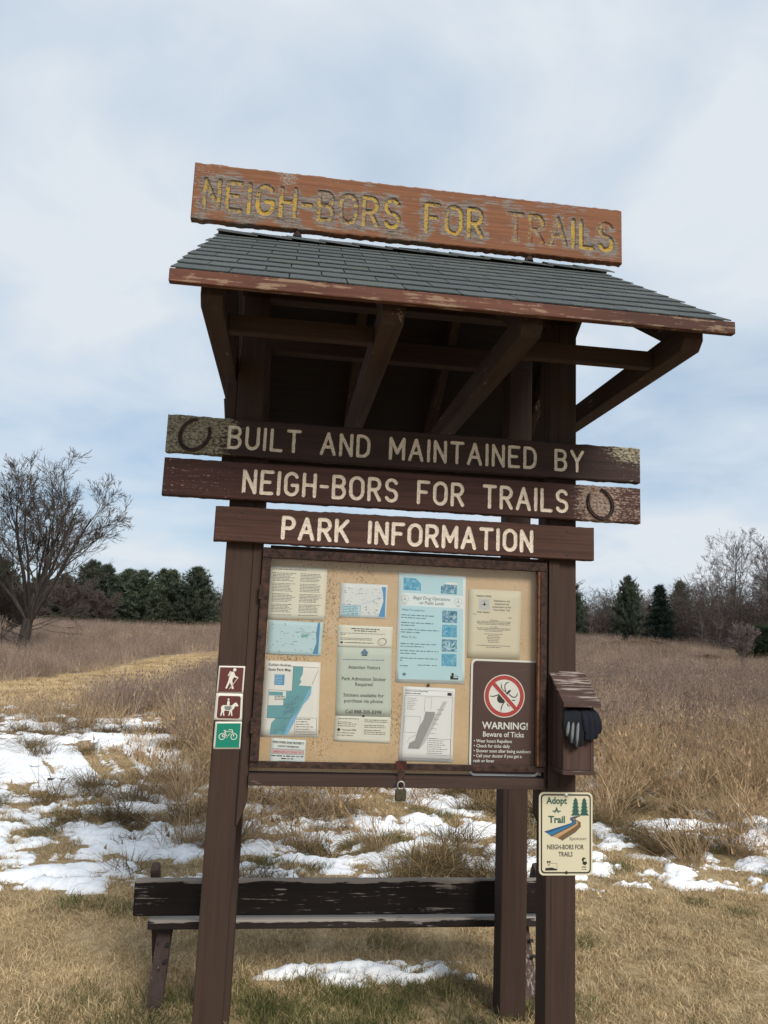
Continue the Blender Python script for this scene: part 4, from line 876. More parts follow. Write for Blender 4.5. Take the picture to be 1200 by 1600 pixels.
f2.append(([(.715, FY + .008, 1.520), (.712, FY - .026, 1.506), (.714, FY - .036, 1.476), (.718, FY - .034, 1.448)], .011))
glove('glove', f2, ((.728, FY - .006, 1.510), .040, .024, .021), GN2, 'navy blue glove hanging over the right edge of the box')

# ------------------------------------------------------------------ bench behind the kiosk
bn = empty('wooden_bench', (-0.1, 0.95, 0)); BN = (-0.1, 0.95, 0); tag(bn, 'low dark wooden bench with peeling paint standing behind the kiosk', 'bench')
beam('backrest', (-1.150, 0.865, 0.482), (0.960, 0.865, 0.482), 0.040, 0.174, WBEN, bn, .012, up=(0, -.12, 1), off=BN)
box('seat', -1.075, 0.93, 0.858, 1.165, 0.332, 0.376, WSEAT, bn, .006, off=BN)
for x in (-1.005, 0.835):
    beam('leg', (x, 0.790, -0.05), (x - .0, 1.02, 0.337), 0.055, 0.075, WBENL, bn, .006, up=(0, 1, 0), off=BN)
    xx = x - .062 if x < 0 else x + .062
    beam('leg', (xx, 1.300, -0.05), (xx, 0.912, 0.612), 0.046, 0.060, WBENL, bn, .019, up=(0, 1, 0), off=BN)
    for q in ((.90, .25), (.86, .19)): beam('bolt', (x + .02, q[0], q[1]), (x + .040, q[0], q[1]), .014, .014, BLK, bn, .002, off=BN)

# ------------------------------------------------------------------ snow patches
def snow_field(x, y):
    k = 1 + .5 * sstep(5, 9, y)
    n = fbm(x / (0.52 * k) + 3.1, y / (0.33 * k), 77, 5, .64); m = fbm(x / (0.17 * k), y / (0.105 * k), 91, 4, .68); q = fbm(x / 2.6, y / 1.7, 19, 2)
    v = 0.40 * n + 0.60 * m
    lz = sstep(0.5, -0.5, x + 0.17 * y + .45)
    cov = np.maximum.reduce([lz * sstep(2.25, 2.9, y) * (1 - sstep(9.5, 12.5, y)) * (.104 + .03 * sstep(4, 6, y)),
        sstep(2.15, 2.75, y) * (1 - sstep(3.9, 5.0, y)) * .120 * (1 - .25 * sstep(1.5, 3, x)),
        sstep(-1.6, -.6, x) * (1 - sstep(1.0, 1.8, x)) * sstep(2.4, 3.0, y) * (1 - sstep(5.0, 6.4, y)) * .095,
        sstep(5, 7, y) * (1 - sstep(12, 15, y)) * .035])
    v = v - 0.600 + cov + (q - .5) * .05 - path_mask(x, y) * .05
    v = v - 0.5 * (1 - sstep(1.9, 2.4, y)) - .3 * sstep(12.5, 15, y)
    # drift left in the shade of the bench
    g = ((x - 0.05) / 0.58) ** 2 + ((y - 1.14) / 0.11) ** 2
    v2 = 0.15 * (1 - g) + (fbm(x / .15, y / .075, 55, 4, .6) - .5) * .8; v2 = np.where(g < 2.2, v2, -1)
    return np.maximum(v, v2 * .5)
def build_snow():
    P = []; Q = []; base = 0
    for (x0, x1, y0, y1, st) in ((-1.0, 1.0, 0.9, 1.5, .016), (-9.5, 8.0, 2.0, 6.5, .026), (-12, 12, 6.5, 16, .05)):
        xs = np.arange(x0, x1, st); ys = np.arange(y0, y1 + st * .5, st); X, Y = np.meshgrid(xs, ys); v = snow_field(X, Y)
        t = np.clip(v, -.02, .2); h = np.where(t > 0, np.sqrt(np.maximum(t, 0) / .1) * .030 + t * .10, t * 1.2) + (fbm(X / .07, Y / .07, 12, 3) - .5) * .020 * (t > 0)
        Z = ground_z(X, Y) + h - .004; nx, ny = len(xs), len(ys)
        i = (np.arange(ny - 1)[:, None] * nx + np.arange(nx - 1)[None]).ravel(); q = np.stack([i, i + 1, i + 1 + nx, i + nx], 1)
        keep = (v.ravel()[q] > 0).any(1); q = q[keep]; u, inv = np.unique(q, return_inverse=True)
        P.append(np.stack([X, Y, Z], -1).reshape(-1, 3)[u]); Q.append(inv.reshape(-1, 4) + base); base += len(u)
    me = np_mesh('snow', np.vstack(P), np.vstack(Q)); me.polygons.foreach_set('use_smooth', [True] * len(me.polygons))
    b = NB('old_snow'); n = b.noise(b.coord((30, 30, 30), False), 1, 5, .7); n2 = b.noise(b.coord((160, 160, 160), False), 1, 2, .5)
    c = b.ramp(n, (.25, (.72, .74, .78)), (.6, (.86, .87, .89))); c = b.mix(b.ramp(n2, (.70, 0.0), (.76, .55)), c, (.30, .22, .13)); b.color(c); b.p.inputs['Roughness'].default_value = .6; b.bump(n, .6, .012)
    o = link('snow', me, b.m); tag(o, 'patchy melting snow over the dead grass behind the bench', 'snow', kind='stuff')
build_snow()

# ------------------------------------------------------------------ grasses
def blades(n, rad, h0, h1, w0, lean, droop, seed, heads=0.0, twigs=0):
    """arrays of bent blades rooted in a disc; returns verts, tris, per-vertex tint"""
    g = np.random.default_rng(seed); V = []; F = []; T = []
    r = rad * np.sqrt(g.random(n)); a = g.random(n) * 2 * PI; bx, by = r * np.cos(a), r * np.sin(a)
    la = g.random(n) * 2 * PI; h = h0 + (h1 - h0) * g.random(n); ln = lean * g.random(n) ** .7; tw = g.random(n) * PI; tint = g.random(n)
    for i in range(n):
        dx, dy = math.cos(la[i]), math.sin(la[i]); sx, sy = math.cos(tw[i]) * w0 / 2, math.sin(tw[i]) * w0 / 2; b = len(V); H = h[i]
        pts = []
        for t in (0, .5, 1):
            k = ln[i] * H * (t + droop * t * t); pts.append((bx[i] + dx * k, by[i] + dy * k, H * t * (1 - .35 * min(ln[i] * (1 + droop), 1.6) * t * .6)))
        V += [(pts[0][0] - sx, pts[0][1] - sy, pts[0][2] - .01), (pts[0][0] + sx, pts[0][1] + sy, pts[0][2] - .01), (pts[1][0] - sx * .8, pts[1][1] - sy * .8, pts[1][2]), (pts[1][0] + sx * .8, pts[1][1] + sy * .8, pts[1][2]), pts[2]]
        F += [(b, b + 1, b + 3), (b, b + 3, b + 2), (b + 2, b + 3, b + 4)]; T += [tint[i]] * 5
        if heads and g.random() < heads:
            c = pts[2]; e = .012 + .02 * g.random(); q = len(V); V += [(c[0] - e * .5, c[1], c[2] - e), (c[0] + e * .5, c[1] + e * .3, c[2] - e * .6), (c[0], c[1] - e * .3, c[2] + e * 1.4)]; F.append((q, q + 1, q + 2)); T += [tint[i] * .5] * 3
        for _ in range(twigs):
            t = .45 + .5 * g.random(); p = [pts[1][j] + (pts[2][j] - pts[1][j]) * (t * 2 - 1) for j in range(3)]; aa = g.random() * 2 * PI; L = .10 * H * (1.4 - t) * 2
            e = (p[0] + math.cos(aa) * L, p[1] + math.sin(aa) * L, p[2] + L * 1.1); q = len(V); V += [(p[0] - sx * .4, p[1] - sy * .4, p[2]), (p[0] + sx * .4, p[1] + sy * .4, p[2]), e]; F.append((q, q + 1, q + 2)); T += [tint[i]] * 3
    return np.array(V), np.array(F), np.array(T)
def grass_mat(name, a, b_, c, gl=.5):
    b = NB(name); t = b.attr('tint'); r = b.objrand(); col = b.ramp(t, (0.0, a), (.5, b_), (1.0, c)); hs = b.N.new('ShaderNodeHueSaturation')
    b.L.new(col, hs.inputs['Color']); b.L.new(b.math('ADD', b.math('MULTIPLY', r, .5), .72), hs.inputs['Value']); b.L.new(hs.outputs[0], b.p.inputs['Base Color'])
    b.p.inputs['Roughness'].default_value = .8; b.p.inputs['Specular IOR Level'].default_value = .15
    tr = b.N.new('ShaderNodeBsdfTranslucent'); b.L.new(hs.outputs[0], tr.inputs[0]); m = b.N.new('ShaderNodeMixShader'); m.inputs[0].default_value = .22; b.L.new(b.p.outputs[0], m.inputs[1]); b.L.new(tr.outputs[0], m.inputs[2]); b.L.new(m.outputs[0], b.out.inputs[0]); return b.m
def protos(cname, geos, mat):
    col = bpy.data.collections.new(cname)
    for k, (V, F, T) in enumerate(geos):
        me = np_mesh(cname, V, F); fattr(me, 'tint', T); me.materials.append(mat); o = bpy.data.objects.new('%s_%02d' % (cname, k), me); col.objects.link(o)
    return col, len(geos)
def scatter(name, col, P, rot, scl, idx, label, cat):
    me = bpy.data.meshes.new(name); me.vertices.add(len(P)); me.vertices.foreach_set('co', np.asarray(P, np.float32).ravel())
    for nm, arr in (('rot', rot), ('scl', scl)):
        a = me.attributes.new(nm, 'FLOAT_VECTOR', 'POINT'); a.data.foreach_set('vector', np.asarray(arr, np.float32).ravel())
    a = me.attributes.new('idx', 'INT', 'POINT'); a.data.foreach_set('value', np.asarray(idx, np.int32)); me.update()
    ng = bpy.data.node_groups.new(name, 'GeometryNodeTree'); ng.interface.new_socket('Geometry', in_out='INPUT', socket_type='NodeSocketGeometry'); ng.interface.new_socket('Geometry', in_out='OUTPUT', socket_type='NodeSocketGeometry')
    N = ng.nodes; L = ng.links; gi = N.new('NodeGroupInput'); go = N.new('NodeGroupOutput'); ip = N.new('GeometryNodeInstanceOnPoints'); ci = N.new('GeometryNodeCollectionInfo')
    ci.inputs['Collection'].default_value = col; ci.inputs['Separate Children'].default_value = True; ci.inputs['Reset Children'].default_value = True
    def na(n, t): q = N.new('GeometryNodeInputNamedAttribute'); q.data_type = t; q.inputs['Name'].default_value = n; return q.outputs['Attribute']
    L.new(gi.outputs[0], ip.inputs['Points']); L.new(ci.outputs[0], ip.inputs['Instance']); ip.inputs['Pick Instance'].default_value = True
    L.new(na('idx', 'INT'), ip.inputs['Instance Index']); L.new(na('rot', 'FLOAT_VECTOR'), ip.inputs['Rotation']); L.new(na('scl', 'FLOAT_VECTOR'), ip.inputs['Scale']); L.new(ip.outputs[0], go.inputs[0])
    o = link(name, me); md = o.modifiers.new('scatter', 'NODES'); md.node_group = ng; tag(o, label, cat, kind='stuff'); return o
RG = np.random.default_rng(42)
def spread(dens, x0, x1, y0, y1, keep, zsink=.0):
    n = int(dens * (x1 - x0) * (y1 - y0)); x = RG.uniform(x0, x1, n); y = RG.uniform(y0, y1, n); k = RG.random(n) < keep(x, y); x, y = x[k], y[k]
    return np.stack([x, y, ground_z(x, y) - zsink], 1)
def rots(n, tilt=.08): return np.stack([RG.normal(0, tilt, n), RG.normal(0, tilt, n), RG.uniform(0, 2 * PI, n)], 1)
def scl(n, a, b, zv=.2): s = RG.uniform(a, b, n); return np.stack([s, s, s * RG.uniform(1 - zv, 1 + zv, n)], 1)
def infr(x, y, m=.10):
    """inside a generous cone around the photographed view"""
    dx, dy = x - CAM['x'], y - CAM['y']; return (np.abs(np.arctan2(dx, dy) - CAM['yaw']) < math.radians(44)) | (np.hypot(dx, dy) < 5)
def snowmask(x, y): return snow_field(x, y) > .012

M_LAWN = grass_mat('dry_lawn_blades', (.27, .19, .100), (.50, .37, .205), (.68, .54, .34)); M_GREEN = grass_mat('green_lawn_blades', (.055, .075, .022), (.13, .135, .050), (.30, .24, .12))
lawn, nl = protos('lawn_tile', [blades(230, .13, .010, .036, .0030, 1.9, .3, 100 + k) for k in range(5)], M_LAWN)
green, ngn = protos('green_tile', [blades(130, .12, .030, .075, .0036, 1.0, .5, 120 + k) for k in range(4)], M_GREEN)
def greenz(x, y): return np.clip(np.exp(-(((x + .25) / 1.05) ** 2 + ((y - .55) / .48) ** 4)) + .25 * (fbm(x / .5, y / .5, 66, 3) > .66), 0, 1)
A = spread(82, -4.2, 5.2, -1.4, 2.6, lambda x, y: (1 - .75 * greenz(x, y)) * (1 - .5 * sstep(1.2, -1.2, y) * 0)); B = spread(40, -8, 9, 2.6, 8, lambda x, y: infr(x, y) * np.where(snow_field(x, y) < .012, 1.0, np.where(snow_field(x, y) < .045, .55, .08)))
C_ = spread(12, -14, 3, 7, 40, lambda x, y: path_mask(x, y))
P = np.vstack([A, B, C_]); S = np.vstack([scl(len(A), .8, 1.25), scl(len(B), .9, 1.5), scl(len(C_), 1.2, 2.2)])
scatter('lawn_grass', lawn, P, rots(len(P)), S, RG.integers(0, nl, len(P)), 'short tan winter lawn around the kiosk posts', 'grass')
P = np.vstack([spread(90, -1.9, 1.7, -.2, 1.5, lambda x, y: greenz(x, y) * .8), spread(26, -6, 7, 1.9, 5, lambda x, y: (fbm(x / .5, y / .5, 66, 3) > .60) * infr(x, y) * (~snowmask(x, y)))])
scatter('green_grass', green, P, rots(len(P)), scl(len(P), .7, 1.2), RG.integers(0, ngn, len(P)), 'damp green grass in the shade under the bench', 'grass')

# tall tan grass between the lawn and the field, bent over by the snow
M_TALL = grass_mat('tall_dry_grass', (.19, .120, .068), (.39, .265, .152), (.58, .44, .275)); M_MAT = grass_mat('matted_brown_grass', (.055, .038, .022), (.15, .105, .052), (.27, .20, .10))
tall, nt_ = protos('tall_tuft', [blades(85, .13, .22, .62, .0050, .85, .8, 140 + k, .25) for k in range(6)], M_TALL)
mat_, nm_ = protos('matted_tuft', [blades(110, .13, .06, .20, .0050, 1.9, .9, 160 + k) for k in range(5)], M_MAT)
def tallz(x, y):
    c = fbm(x / .9, y / .7, 31, 4); z = sstep(.50, .60, c + .05 * sstep(4, 6, y)) * sstep(2.6, 3.6, y)
    left = sstep(.2, -.7, x + .17 * y + .45); z = z * (1 - .93 * left * (1 - sstep(10, 12, y)))
    return np.clip(z + .55 * sstep(4.0, 5.4, y) * (1 - left), 0, 1) * (1 - path_mask(x, y)) * (1 - .85 * snowmask(x, y))
P = np.vstack([spread(17, -9, 12, 2.6, 9.5, lambda x, y: tallz(x, y) * infr(x, y)), spread(6, -16, 22, 9.5, 22, lambda x, y: (.25 + .4 * (fbm(x / 3, y / 3, 44, 3) > .5)) * (x - path_x(y) > 2.6) * (1 - .75 * sstep(10, 13, y)) * infr(x, y))])
# the stalks lean mostly to the right, as the wind and snow left them
rt = rots(len(P), .22); scatter('tall_grass', tall, P, rt, scl(len(P), .75, 1.15, .25), RG.integers(0, nt_, len(P)), 'tall tan grass leaning over the snow patches', 'grass')
def matz(x, y):
    c = fbm(x / .55, y / .38, 23, 4); return sstep(.55, .62, c) * (1 - .55 * sstep(0.2, -.7, x + .17 * y + .45)) * sstep(2.3, 2.8, y) * (1 - .5 * snowmask(x, y)) * (1 - path_mask(x, y))
P = spread(60, -9, 9, 2.4, 12, lambda x, y: matz(x, y) * infr(x, y))
scatter('matted_grass', mat_, P, rots(len(P), .2), scl(len(P), .7, 1.4, .3), RG.integers(0, nm_, len(P)), 'dark matted grass humps among the snow patches', 'grass')

# the field: standing dead stems, denser near and coarser far away
M_FIELD = grass_mat('dead_field_stems', (.150, .108, .088), (.265, .195, .155), (.42, .325, .25)); M_FTAN = grass_mat('tan_field_grass', (.23, .165, .115), (.38, .28, .195), (.54, .42, .30))
forb, nf = protos('stem_clump', [blades(60, .34, .35, .95, .0075, .35, .3, 180 + k, .7, 3) for k in range(6)], M_FIELD)
ftan, nft = protos('field_tuft', [blades(90, .42, .22, .60, .0085, .8, .5, 200 + k, .4) for k in range(5)], M_FTAN)
def fieldz(x, y): return (1 - path_mask(x, y)) * infr(x, y) * np.where(x + .17 * y + .45 < 0, sstep(10.5, 12.5, y) * sstep(2.2, 2.8, x - path_x(y)) + (x < path_x(y) - 2) * sstep(13, 16, y), sstep(6.5, 9.5, y))
def fmix(x, y): return fbm(x / 6, y / 9, 71, 3)
P = np.vstack([spread(7.5, -22, 30, 6.5, 26, lambda x, y: fieldz(x, y) * (.25 + .75 * sstep(.42, .55, fmix(x, y)))), spread(2.0, -45, 62, 26, 92, lambda x, y: fieldz(x, y) * (.3 + .7 * sstep(.42, .56, fmix(x, y))))])
S = scl(len(P), .7, 1.1, .2) * (1 + .6 * sstep(26, 60, P[:, 1]))[:, None] * np.array([1, 1, .78])
scatter('field_stems', forb, P, rots(len(P), .1), S, RG.integers(0, nf, len(P)), 'grey-brown dead flower stems covering the open field', 'field plants')
P = np.vstack([spread(3.5, -22, 30, 9, 26, lambda x, y: fieldz(x, y)), spread(1.5, -45, 62, 26, 95, lambda x, y: fieldz(x, y) * (.35 + .65 * (1 - sstep(.42, .56, fmix(x, y)))))])
S = scl(len(P), .75, 1.2, .2) * (1 + .8 * sstep(26, 60, P[:, 1]))[:, None] * np.array([1, 1, .7])
scatter('field_grass', ftan, P, rots(len(P), .15), S, RG.integers(0, nft, len(P)), 'tan dead grass running across the field to the trees', 'grass')

# ------------------------------------------------------------------ trees
def bark(name, a, b_):
    b = NB(name); n = b.noise(b.coord((9, 9, 2.5)), 1, 5, .7); b.color(b.ramp(n, (.3, a), (.7, b_))); b.bump(n, .8, .03); return b.m
BK_HERO = bark('dark_ridged_bark', (.016, .013, .011), (.055, .043, .036)); BK_GREY = bark('grey_bark', (.060, .050, .045), (.135, .115, .102)); TWIG = bark('grey_brown_twigs', (.055, .043, .037), (.115, .090, .078)); BK_PALE = bark('pale_shrub_bark', (.10, .076, .072), (.19, .145, .138)); BK_CON = bark('conifer_bark', (.028, .022, .018), (.07, .055, .045))
def bare_tree(seed, H, fork, r0, nmain, spread_, lean=(0, 0), minr=.006, levels=4, dens=1.0, low=0):
    """trunk and limbs / finer crown as two lists of tapered tubes"""
    r = random.Random(seed); TV, TF, CV, CF = [], [], [], []
    def wander(p, d, L, ra, rb, n, up, wob):
        pts = [p.copy()]; rad = [ra]; q = p.copy(); d = d.normalized()
        for i in range(n):
            d = (d + Vector((r.gauss(0, wob), r.gauss(0, wob), r.gauss(0, wob) + up))).normalized(); q = q + d * (L / n); pts.append(q.copy()); rad.append(ra + (rb - ra) * (i + 1) / n)
        return pts, rad, d
    def grow(p, d, L, ra, lev):
        n = 5 if lev <= 1 else (4 if lev == 2 else 3); rb = max(ra * (.28 if lev else .30), minr * .6)
        pts, rad, dd = wander(p, d, L, ra, rb, n, .06 if lev < 3 else .04, .065 + .025 * lev)
        if lev == 0: tube_arrays(pts, rad, 7, TV, TF)
        else: tube_arrays(pts, rad, 5 if lev == 1 else 3, CV, CF)
        if lev >= levels: return
        k = int({0: 7, 1: 7, 2: 6, 3: 5}.get(lev, 3) * dens + .5)
        for j in range(k):
            t = r.uniform(.22, .98); i = min(int(t * n), n - 1); q = pts[i].lerp(pts[i + 1], t * n - i); ax = (pts[i + 1] - pts[i]).normalized()
            side = ax.orthogonal().normalized(); side.rotate(Matrix.Rotation(r.uniform(0, 2 * PI), 3, ax)); ang = math.radians(r.uniform(20, 46)); nd = ax * math.cos(ang) + side * math.sin(ang)
            rr = (rad[i] + (rad[i + 1] - rad[i]) * (t * n - i)); grow(q, nd, L * r.uniform(.38, .62) * (1.15 - .45 * t), max(rr * .55, minr), lev + 1)
    base = Vector((0, 0, -.15)); top = Vector((lean[0] * fork, lean[1] * fork, fork)); tp = [base, base.lerp(top, .12), base.lerp(top, .5), top]; tube_arrays(tp, [r0 * 1.35, r0 * 1.06, r0 * .92, r0 * .80], 9, TV, TF)
    for m in range(nmain):
        a = 2 * PI * (m + r.uniform(-.25, .25)) / nmain; e = spread_ * r.uniform(.25, 1.0) if m else .08
        grow(top - Vector((0, 0, r.uniform(0, fork * .22))), Vector((math.cos(a) * e + lean[0] * .4, math.sin(a) * e, 1)), (H - fork) * r.uniform(.68, .88), r0 * r.uniform(.28, .42), 0)
    for m in range(low):
        a = r.uniform(0, 2 * PI); grow(Vector((lean[0], lean[1], 1)) * fork * r.uniform(.25, .95), Vector((math.cos(a), math.sin(a), .35)), H * r.uniform(.22, .38), r0 * .12, 2)
    return (TV, TF), (CV, CF)
def tri_mesh(name, g, mat):
    me = bpy.data.meshes.new(name); me.from_pydata([tuple(v) for v in g[0]], [], g[1]); me.update(); me.polygons.foreach_set('use_smooth', [True] * len(me.polygons)); me.materials.append(mat); return me
def place_tree(name, x, y, mt, mc, label, cat, group=None, s=1.0, rz=0.0, sink=.05, kids=('trunk', 'crown')):
    e = empty(name, (x, y, gz(x, y) - sink)); e.scale = (s, s, s) if not isinstance(s, tuple) else s; e.rotation_euler = (0, 0, rz); tag(e, label, cat, group)
    for k, m in zip(kids, (mt, mc)): o = bpy.data.objects.new(k, m); COL.objects.link(o); o.parent = e
    return e
t, c = bare_tree(12, 8.7, 1.6, .26, 9, 1.0, (.10, 0), .0075, 4, .95, 8)
place_tree('bare_tree', -11.75, 31.5, tri_mesh('trunk', t, BK_HERO), tri_mesh('crown', c, bark('dark_branch_bark', (.030, .024, .021), (.085, .068, .058))), 'large spreading bare tree with dark trunk standing alone in the left field', 'tree')
BT = []
for k, (sd_, H, fk, r0, nm, sp) in enumerate(((3, 9.6, 2.6, .13, 5, .42), (5, 9.0, 2.2, .13, 5, .50), (8, 8.6, 2.0, .13, 6, .45), (9, 9.2, 3.0, .10, 4, .40))):
    t, c = bare_tree(sd_, H, fk, r0, nm, sp, (.03, 0), .0085, 4, .72); BT.append((tri_mesh('trunk', t, BK_GREY), tri_mesh('crown', c, TWIG)))
for x, y, k, s_, lb in ((34.9, 52.9, 0, 1.03, 'tallest bare tree above the right-hand wood'), (37.2, 51.6, 1, .98, 'bare tree at the right picture edge beside the tallest one'), (39.1, 62.5, 2, .98, 'bare tree just left of the tallest one in the right-hand wood'), (36.5, 60.5, 3, .78, 'slender bare tree behind the pale pinkish shrub')):
    place_tree('bare_tree', x, y, *BT[k], lb, 'tree', None, s_, rnd.uniform(0, 6))
wl = 'thin grey bare tree in the dense wood beyond the right-hand field'
for x, y, s_ in ((31, 88, .62), (34, 84, .60), (37.5, 83, .62), (40, 88, .66), (42.2, 80, .68), (44.5, 74, .7), (46, 84, .8), (40.6, 70, .66), (43, 66, .72), (45.5, 62, .8), (47.5, 57, .86), (49, 70, .85), (33.0, 92, .66), (29.5, 94, .6), (38.5, 58, .62), (42.5, 55, .8)):
    place_tree('bare_tree', x, y, *BT[rnd.randint(0, 3)], wl, 'tree', 'bare trees of the right-hand wood', s_ * rnd.uniform(.92, 1.08), rnd.uniform(0, 6))
for x, y, s_ in ((-8.4, 93, .55), (-6.8, 96, .6), (-5.2, 92, .52), (-11.5, 97, .62)):
    place_tree('bare_tree', x, y, *BT[rnd.randint(0, 3)], 'thin bare tree beside the last pine left of the kiosk post', 'tree', 'bare trees behind the left pines', s_, rnd.uniform(0, 6))

def conifer(seed, H, W, kind):
    """kind 'pine' loose rounded crown, 'spruce' tight cone"""
    r = random.Random(seed); TV, TF = [], []; V = []; F = []
    tube_arrays([Vector((0, 0, -.2)), Vector((0, 0, H * .5)), Vector((0, 0, H * .97))], [H * .022, H * .013, .012], 7, TV, TF)
    z = H * (.04 if kind == 'spruce' else .06); T = []
    while z < H * .985:
        t = z / H
        prof = (1 - t) ** .85 if kind == 'spruce' else (min(1, .75 + 1.2 * t) * (1 - t ** 2.2) ** .9)
        nb = r.randint(9, 12) if kind == 'spruce' else r.randint(9, 12)
        for b in range(nb):
            a = r.uniform(0, 2 * PI); L = W / 2 * prof * r.uniform(.68, 1.12) + .12; el = math.radians(r.uniform(-16, 4) if kind == 'spruce' else r.uniform(6, 30)) + t * .5
            d = Vector((math.cos(a) * math.cos(el), math.sin(a) * math.cos(el), math.sin(el))); p0 = Vector((0, 0, z))
            tube_arrays([p0, p0 + d * L * .9], [.022 * (1 - t) + .008, .006], 3, TV, TF)
            m = max(3, int(L / (.17 if kind == 'spruce' else .20)))
            for j in range(m):
                s = .22 + .80 * (j + r.random()) / m; c = p0 + d * L * s + Vector((r.gauss(0, .09), r.gauss(0, .09), r.gauss(0, .07) - .10 * (s ** 2) * (kind == 'spruce')))
                sz = (.34 if kind == 'spruce' else .42) * r.uniform(.7, 1.25); tn = r.random()
                for q in range(9):
                    u = Vector((r.gauss(0, 1), r.gauss(0, 1), r.gauss(0, .7) + (.45 if kind == 'pine' else -.1))).normalized() * .75 + d * .7; u.normalize(); w = u.cross(Vector((r.gauss(0, 1), r.gauss(0, 1), r.gauss(0, 1)))).normalized() * sz * .085; i = len(V); V += [c - w, c + w, c + u * sz]; F.append((i, i + 1, i + 2)); T += [tn] * 3
        z += H * (.030 if kind == 'spruce' else .042) * r.uniform(.8, 1.2)
    mt = tri_mesh('trunk', (TV, TF), BK_CON); mc = np_mesh('crown', [tuple(v) for v in V], F); fattr(mc, 'tint', T); return mt, mc
M_PINE = grass_mat('pine_needles', (.034, .046, .030), (.070, .088, .056), (.120, .140, .090)); M_SPR = grass_mat('spruce_needles', (.016, .027, .023), (.032, .049, .039), (.055, .076, .056)); M_JUN = grass_mat('juniper_needles', (.016, .028, .012), (.035, .052, .022), (.06, .08, .036))
PN = []
for k in range(4): mt, mc = conifer(300 + k, 7.0, 6.0, 'pine'); mc.materials.append(M_PINE); PN.append((mt, mc))
SPR = conifer(320, 6.2, 3.9, 'spruce'); SPR[1].materials.append(M_SPR)
g2 = 'pines behind the left field'
for x, y, k, s_, lb in ((-33.5, 89.5, 0, 1.05, 'dark pine at the left picture edge behind the spreading bare tree'), (-29.6, 91, 1, .86, 'low pine seen through the trunk and twigs of the spreading bare tree'), (-26.4, 89, 2, .85, 'low pine right behind the right branches of the spreading bare tree'), (-23.2, 88.3, 3, 1.08, 'tallest rounded pine left of centre in the left pine row'), (-21.2, 86.5, 0, 1.0, 'broad pine right of the tallest rounded one in the left row'),
    (-18.9, 87.8, 1, .96, 'wide pine in the middle of the left pine row'), (-16.9, 85.5, 2, .95, 'pine with branches to the ground right of the row middle'), (-15.3, 89.5, 3, 1.0, 'pine behind its neighbours, third from the right end of the left row'), (-13.8, 86.5, 0, .97, 'pine second from the right end of the left row'), (-11.0, 86.8, 1, 1.03, 'tall pointed pine at the right end of the left row')):
    place_tree('pine_tree', x, y, *PN[k], lb, 'tree', g2, (s_ * rnd.uniform(.95, 1.1), s_ * rnd.uniform(.95, 1.1), s_), rnd.uniform(0, 6))
place_tree('pine_tree', 31.6, 79, *PN[2], 'pine half hidden by the right kiosk post', 'tree', None, (.7, .7, .95), 1.0)
place_tree('pine_tree', 35.5, 73, *PN[3], 'full loose pine left of the dark spruce on the right', 'tree', None, (.66, .66, 1.02), 2.0)
place_tree('pine_tree', 43.6, 77, *PN[0], 'pine top rising from the bare wood right of the spruce', 'tree', None, (.62, .62, 1.0), 3.0)
place_tree('spruce_tree', 34.9, 65, *SPR, 'dark conical spruce at the edge of the right-hand field', 'tree', None, (1.0, 1.0, .98), .5)
place_tree('spruce_tree', 27.1, 55.9, *SPR, 'tiny young spruce in front of the right-hand pine', 'tree', None, (.22, .22, .30), 1.5)

# shrubs
t, c = bare_tree(41, 2.1, .35, .040, 7, .50, (0, 0), .009, 3, .95); place_tree('bare_shrub', 22.2, 32.3, tri_mesh('stems', t, BK_PALE), tri_mesh('twigs', c, BK_PALE), 'pale pinkish bare shrub standing in the right field', 'shrub', kids=('stems', 'twigs'))
def bush(seed, W, H, n, sz):
    r = random.Random(seed); V = []; F = []; T = []
    for _ in range(n):
        u = Vector((r.gauss(0, 1), r.gauss(0, 1), r.gauss(0, 1))).normalized() * r.random() ** .35; k = 1 + .22 * math.sin(u.x * 7 + seed) * math.cos(u.z * 6); c = Vector((u.x * W / 2 * k, u.y * W / 2 * k, H * .48 + u.z * H * .5 * k)); tn = r.random()
        for q in range(5):
            d = (u + Vector((r.gauss(0, .6), r.gauss(0, .6), r.gauss(0, .5) + .4))).normalized(); w = d.orthogonal().normalized() * sz * .12; i = len(V); V += [c - w, c + w, c + d * sz]; F.append((i, i + 1, i + 2)); T += [tn] * 3
    me = np_mesh('foliage', [tuple(v) for v in V], F); fattr(me, 'tint', T); return me
jm = bush(5, 3.6, 2.4, 2600, .26); jm.materials.append(M_JUN); TV, TF = [], []; tube_arrays([Vector((0, 0, -.2)), Vector((.05, 0, 1.2))], [.09, .04], 7, TV, TF)
place_tree('evergreen_bush', 28.4, 39.3, tri_mesh('stem', (TV, TF), BK_CON), jm, 'round dark green bush at the right picture edge', 'shrub', kids=('stem', 'foliage'))
M_RST = grass_mat('russet_twigs', (.06, .035, .02), (.12, .07, .038), (.19, .12, .06)); rm = bush(9, 2.4, .9, 1500, .22); rm.materials.append(M_RST); TV, TF = [], []; tube_arrays([Vector((0, 0, -.2)), Vector((.02, 0, .4))], [.04, .02], 6, TV, TF); rst = tri_mesh('stem', (TV, TF), BK_CON)
for x, y, s_, lb in ((26.0, 54.5, (1.2, 1, .8), 'low russet shrub left of the tiny spruce'), (27.8, 53.2, (1.3, 1, 1.0), 'low dark shrub right of the tiny spruce'), (28.3, 40.5, (.7, .7, .55), 'small russet tuft in the field left of the pale shrub')):
    if lb.startswith('small'): x, y = 24.2, 38.5
    place_tree('low_shrub', x, y, rst, rm, lb, 'shrub', 'low russet shrubs in the right field', s_, rnd.uniform(0, 6), kids=('stem', 'foliage'))
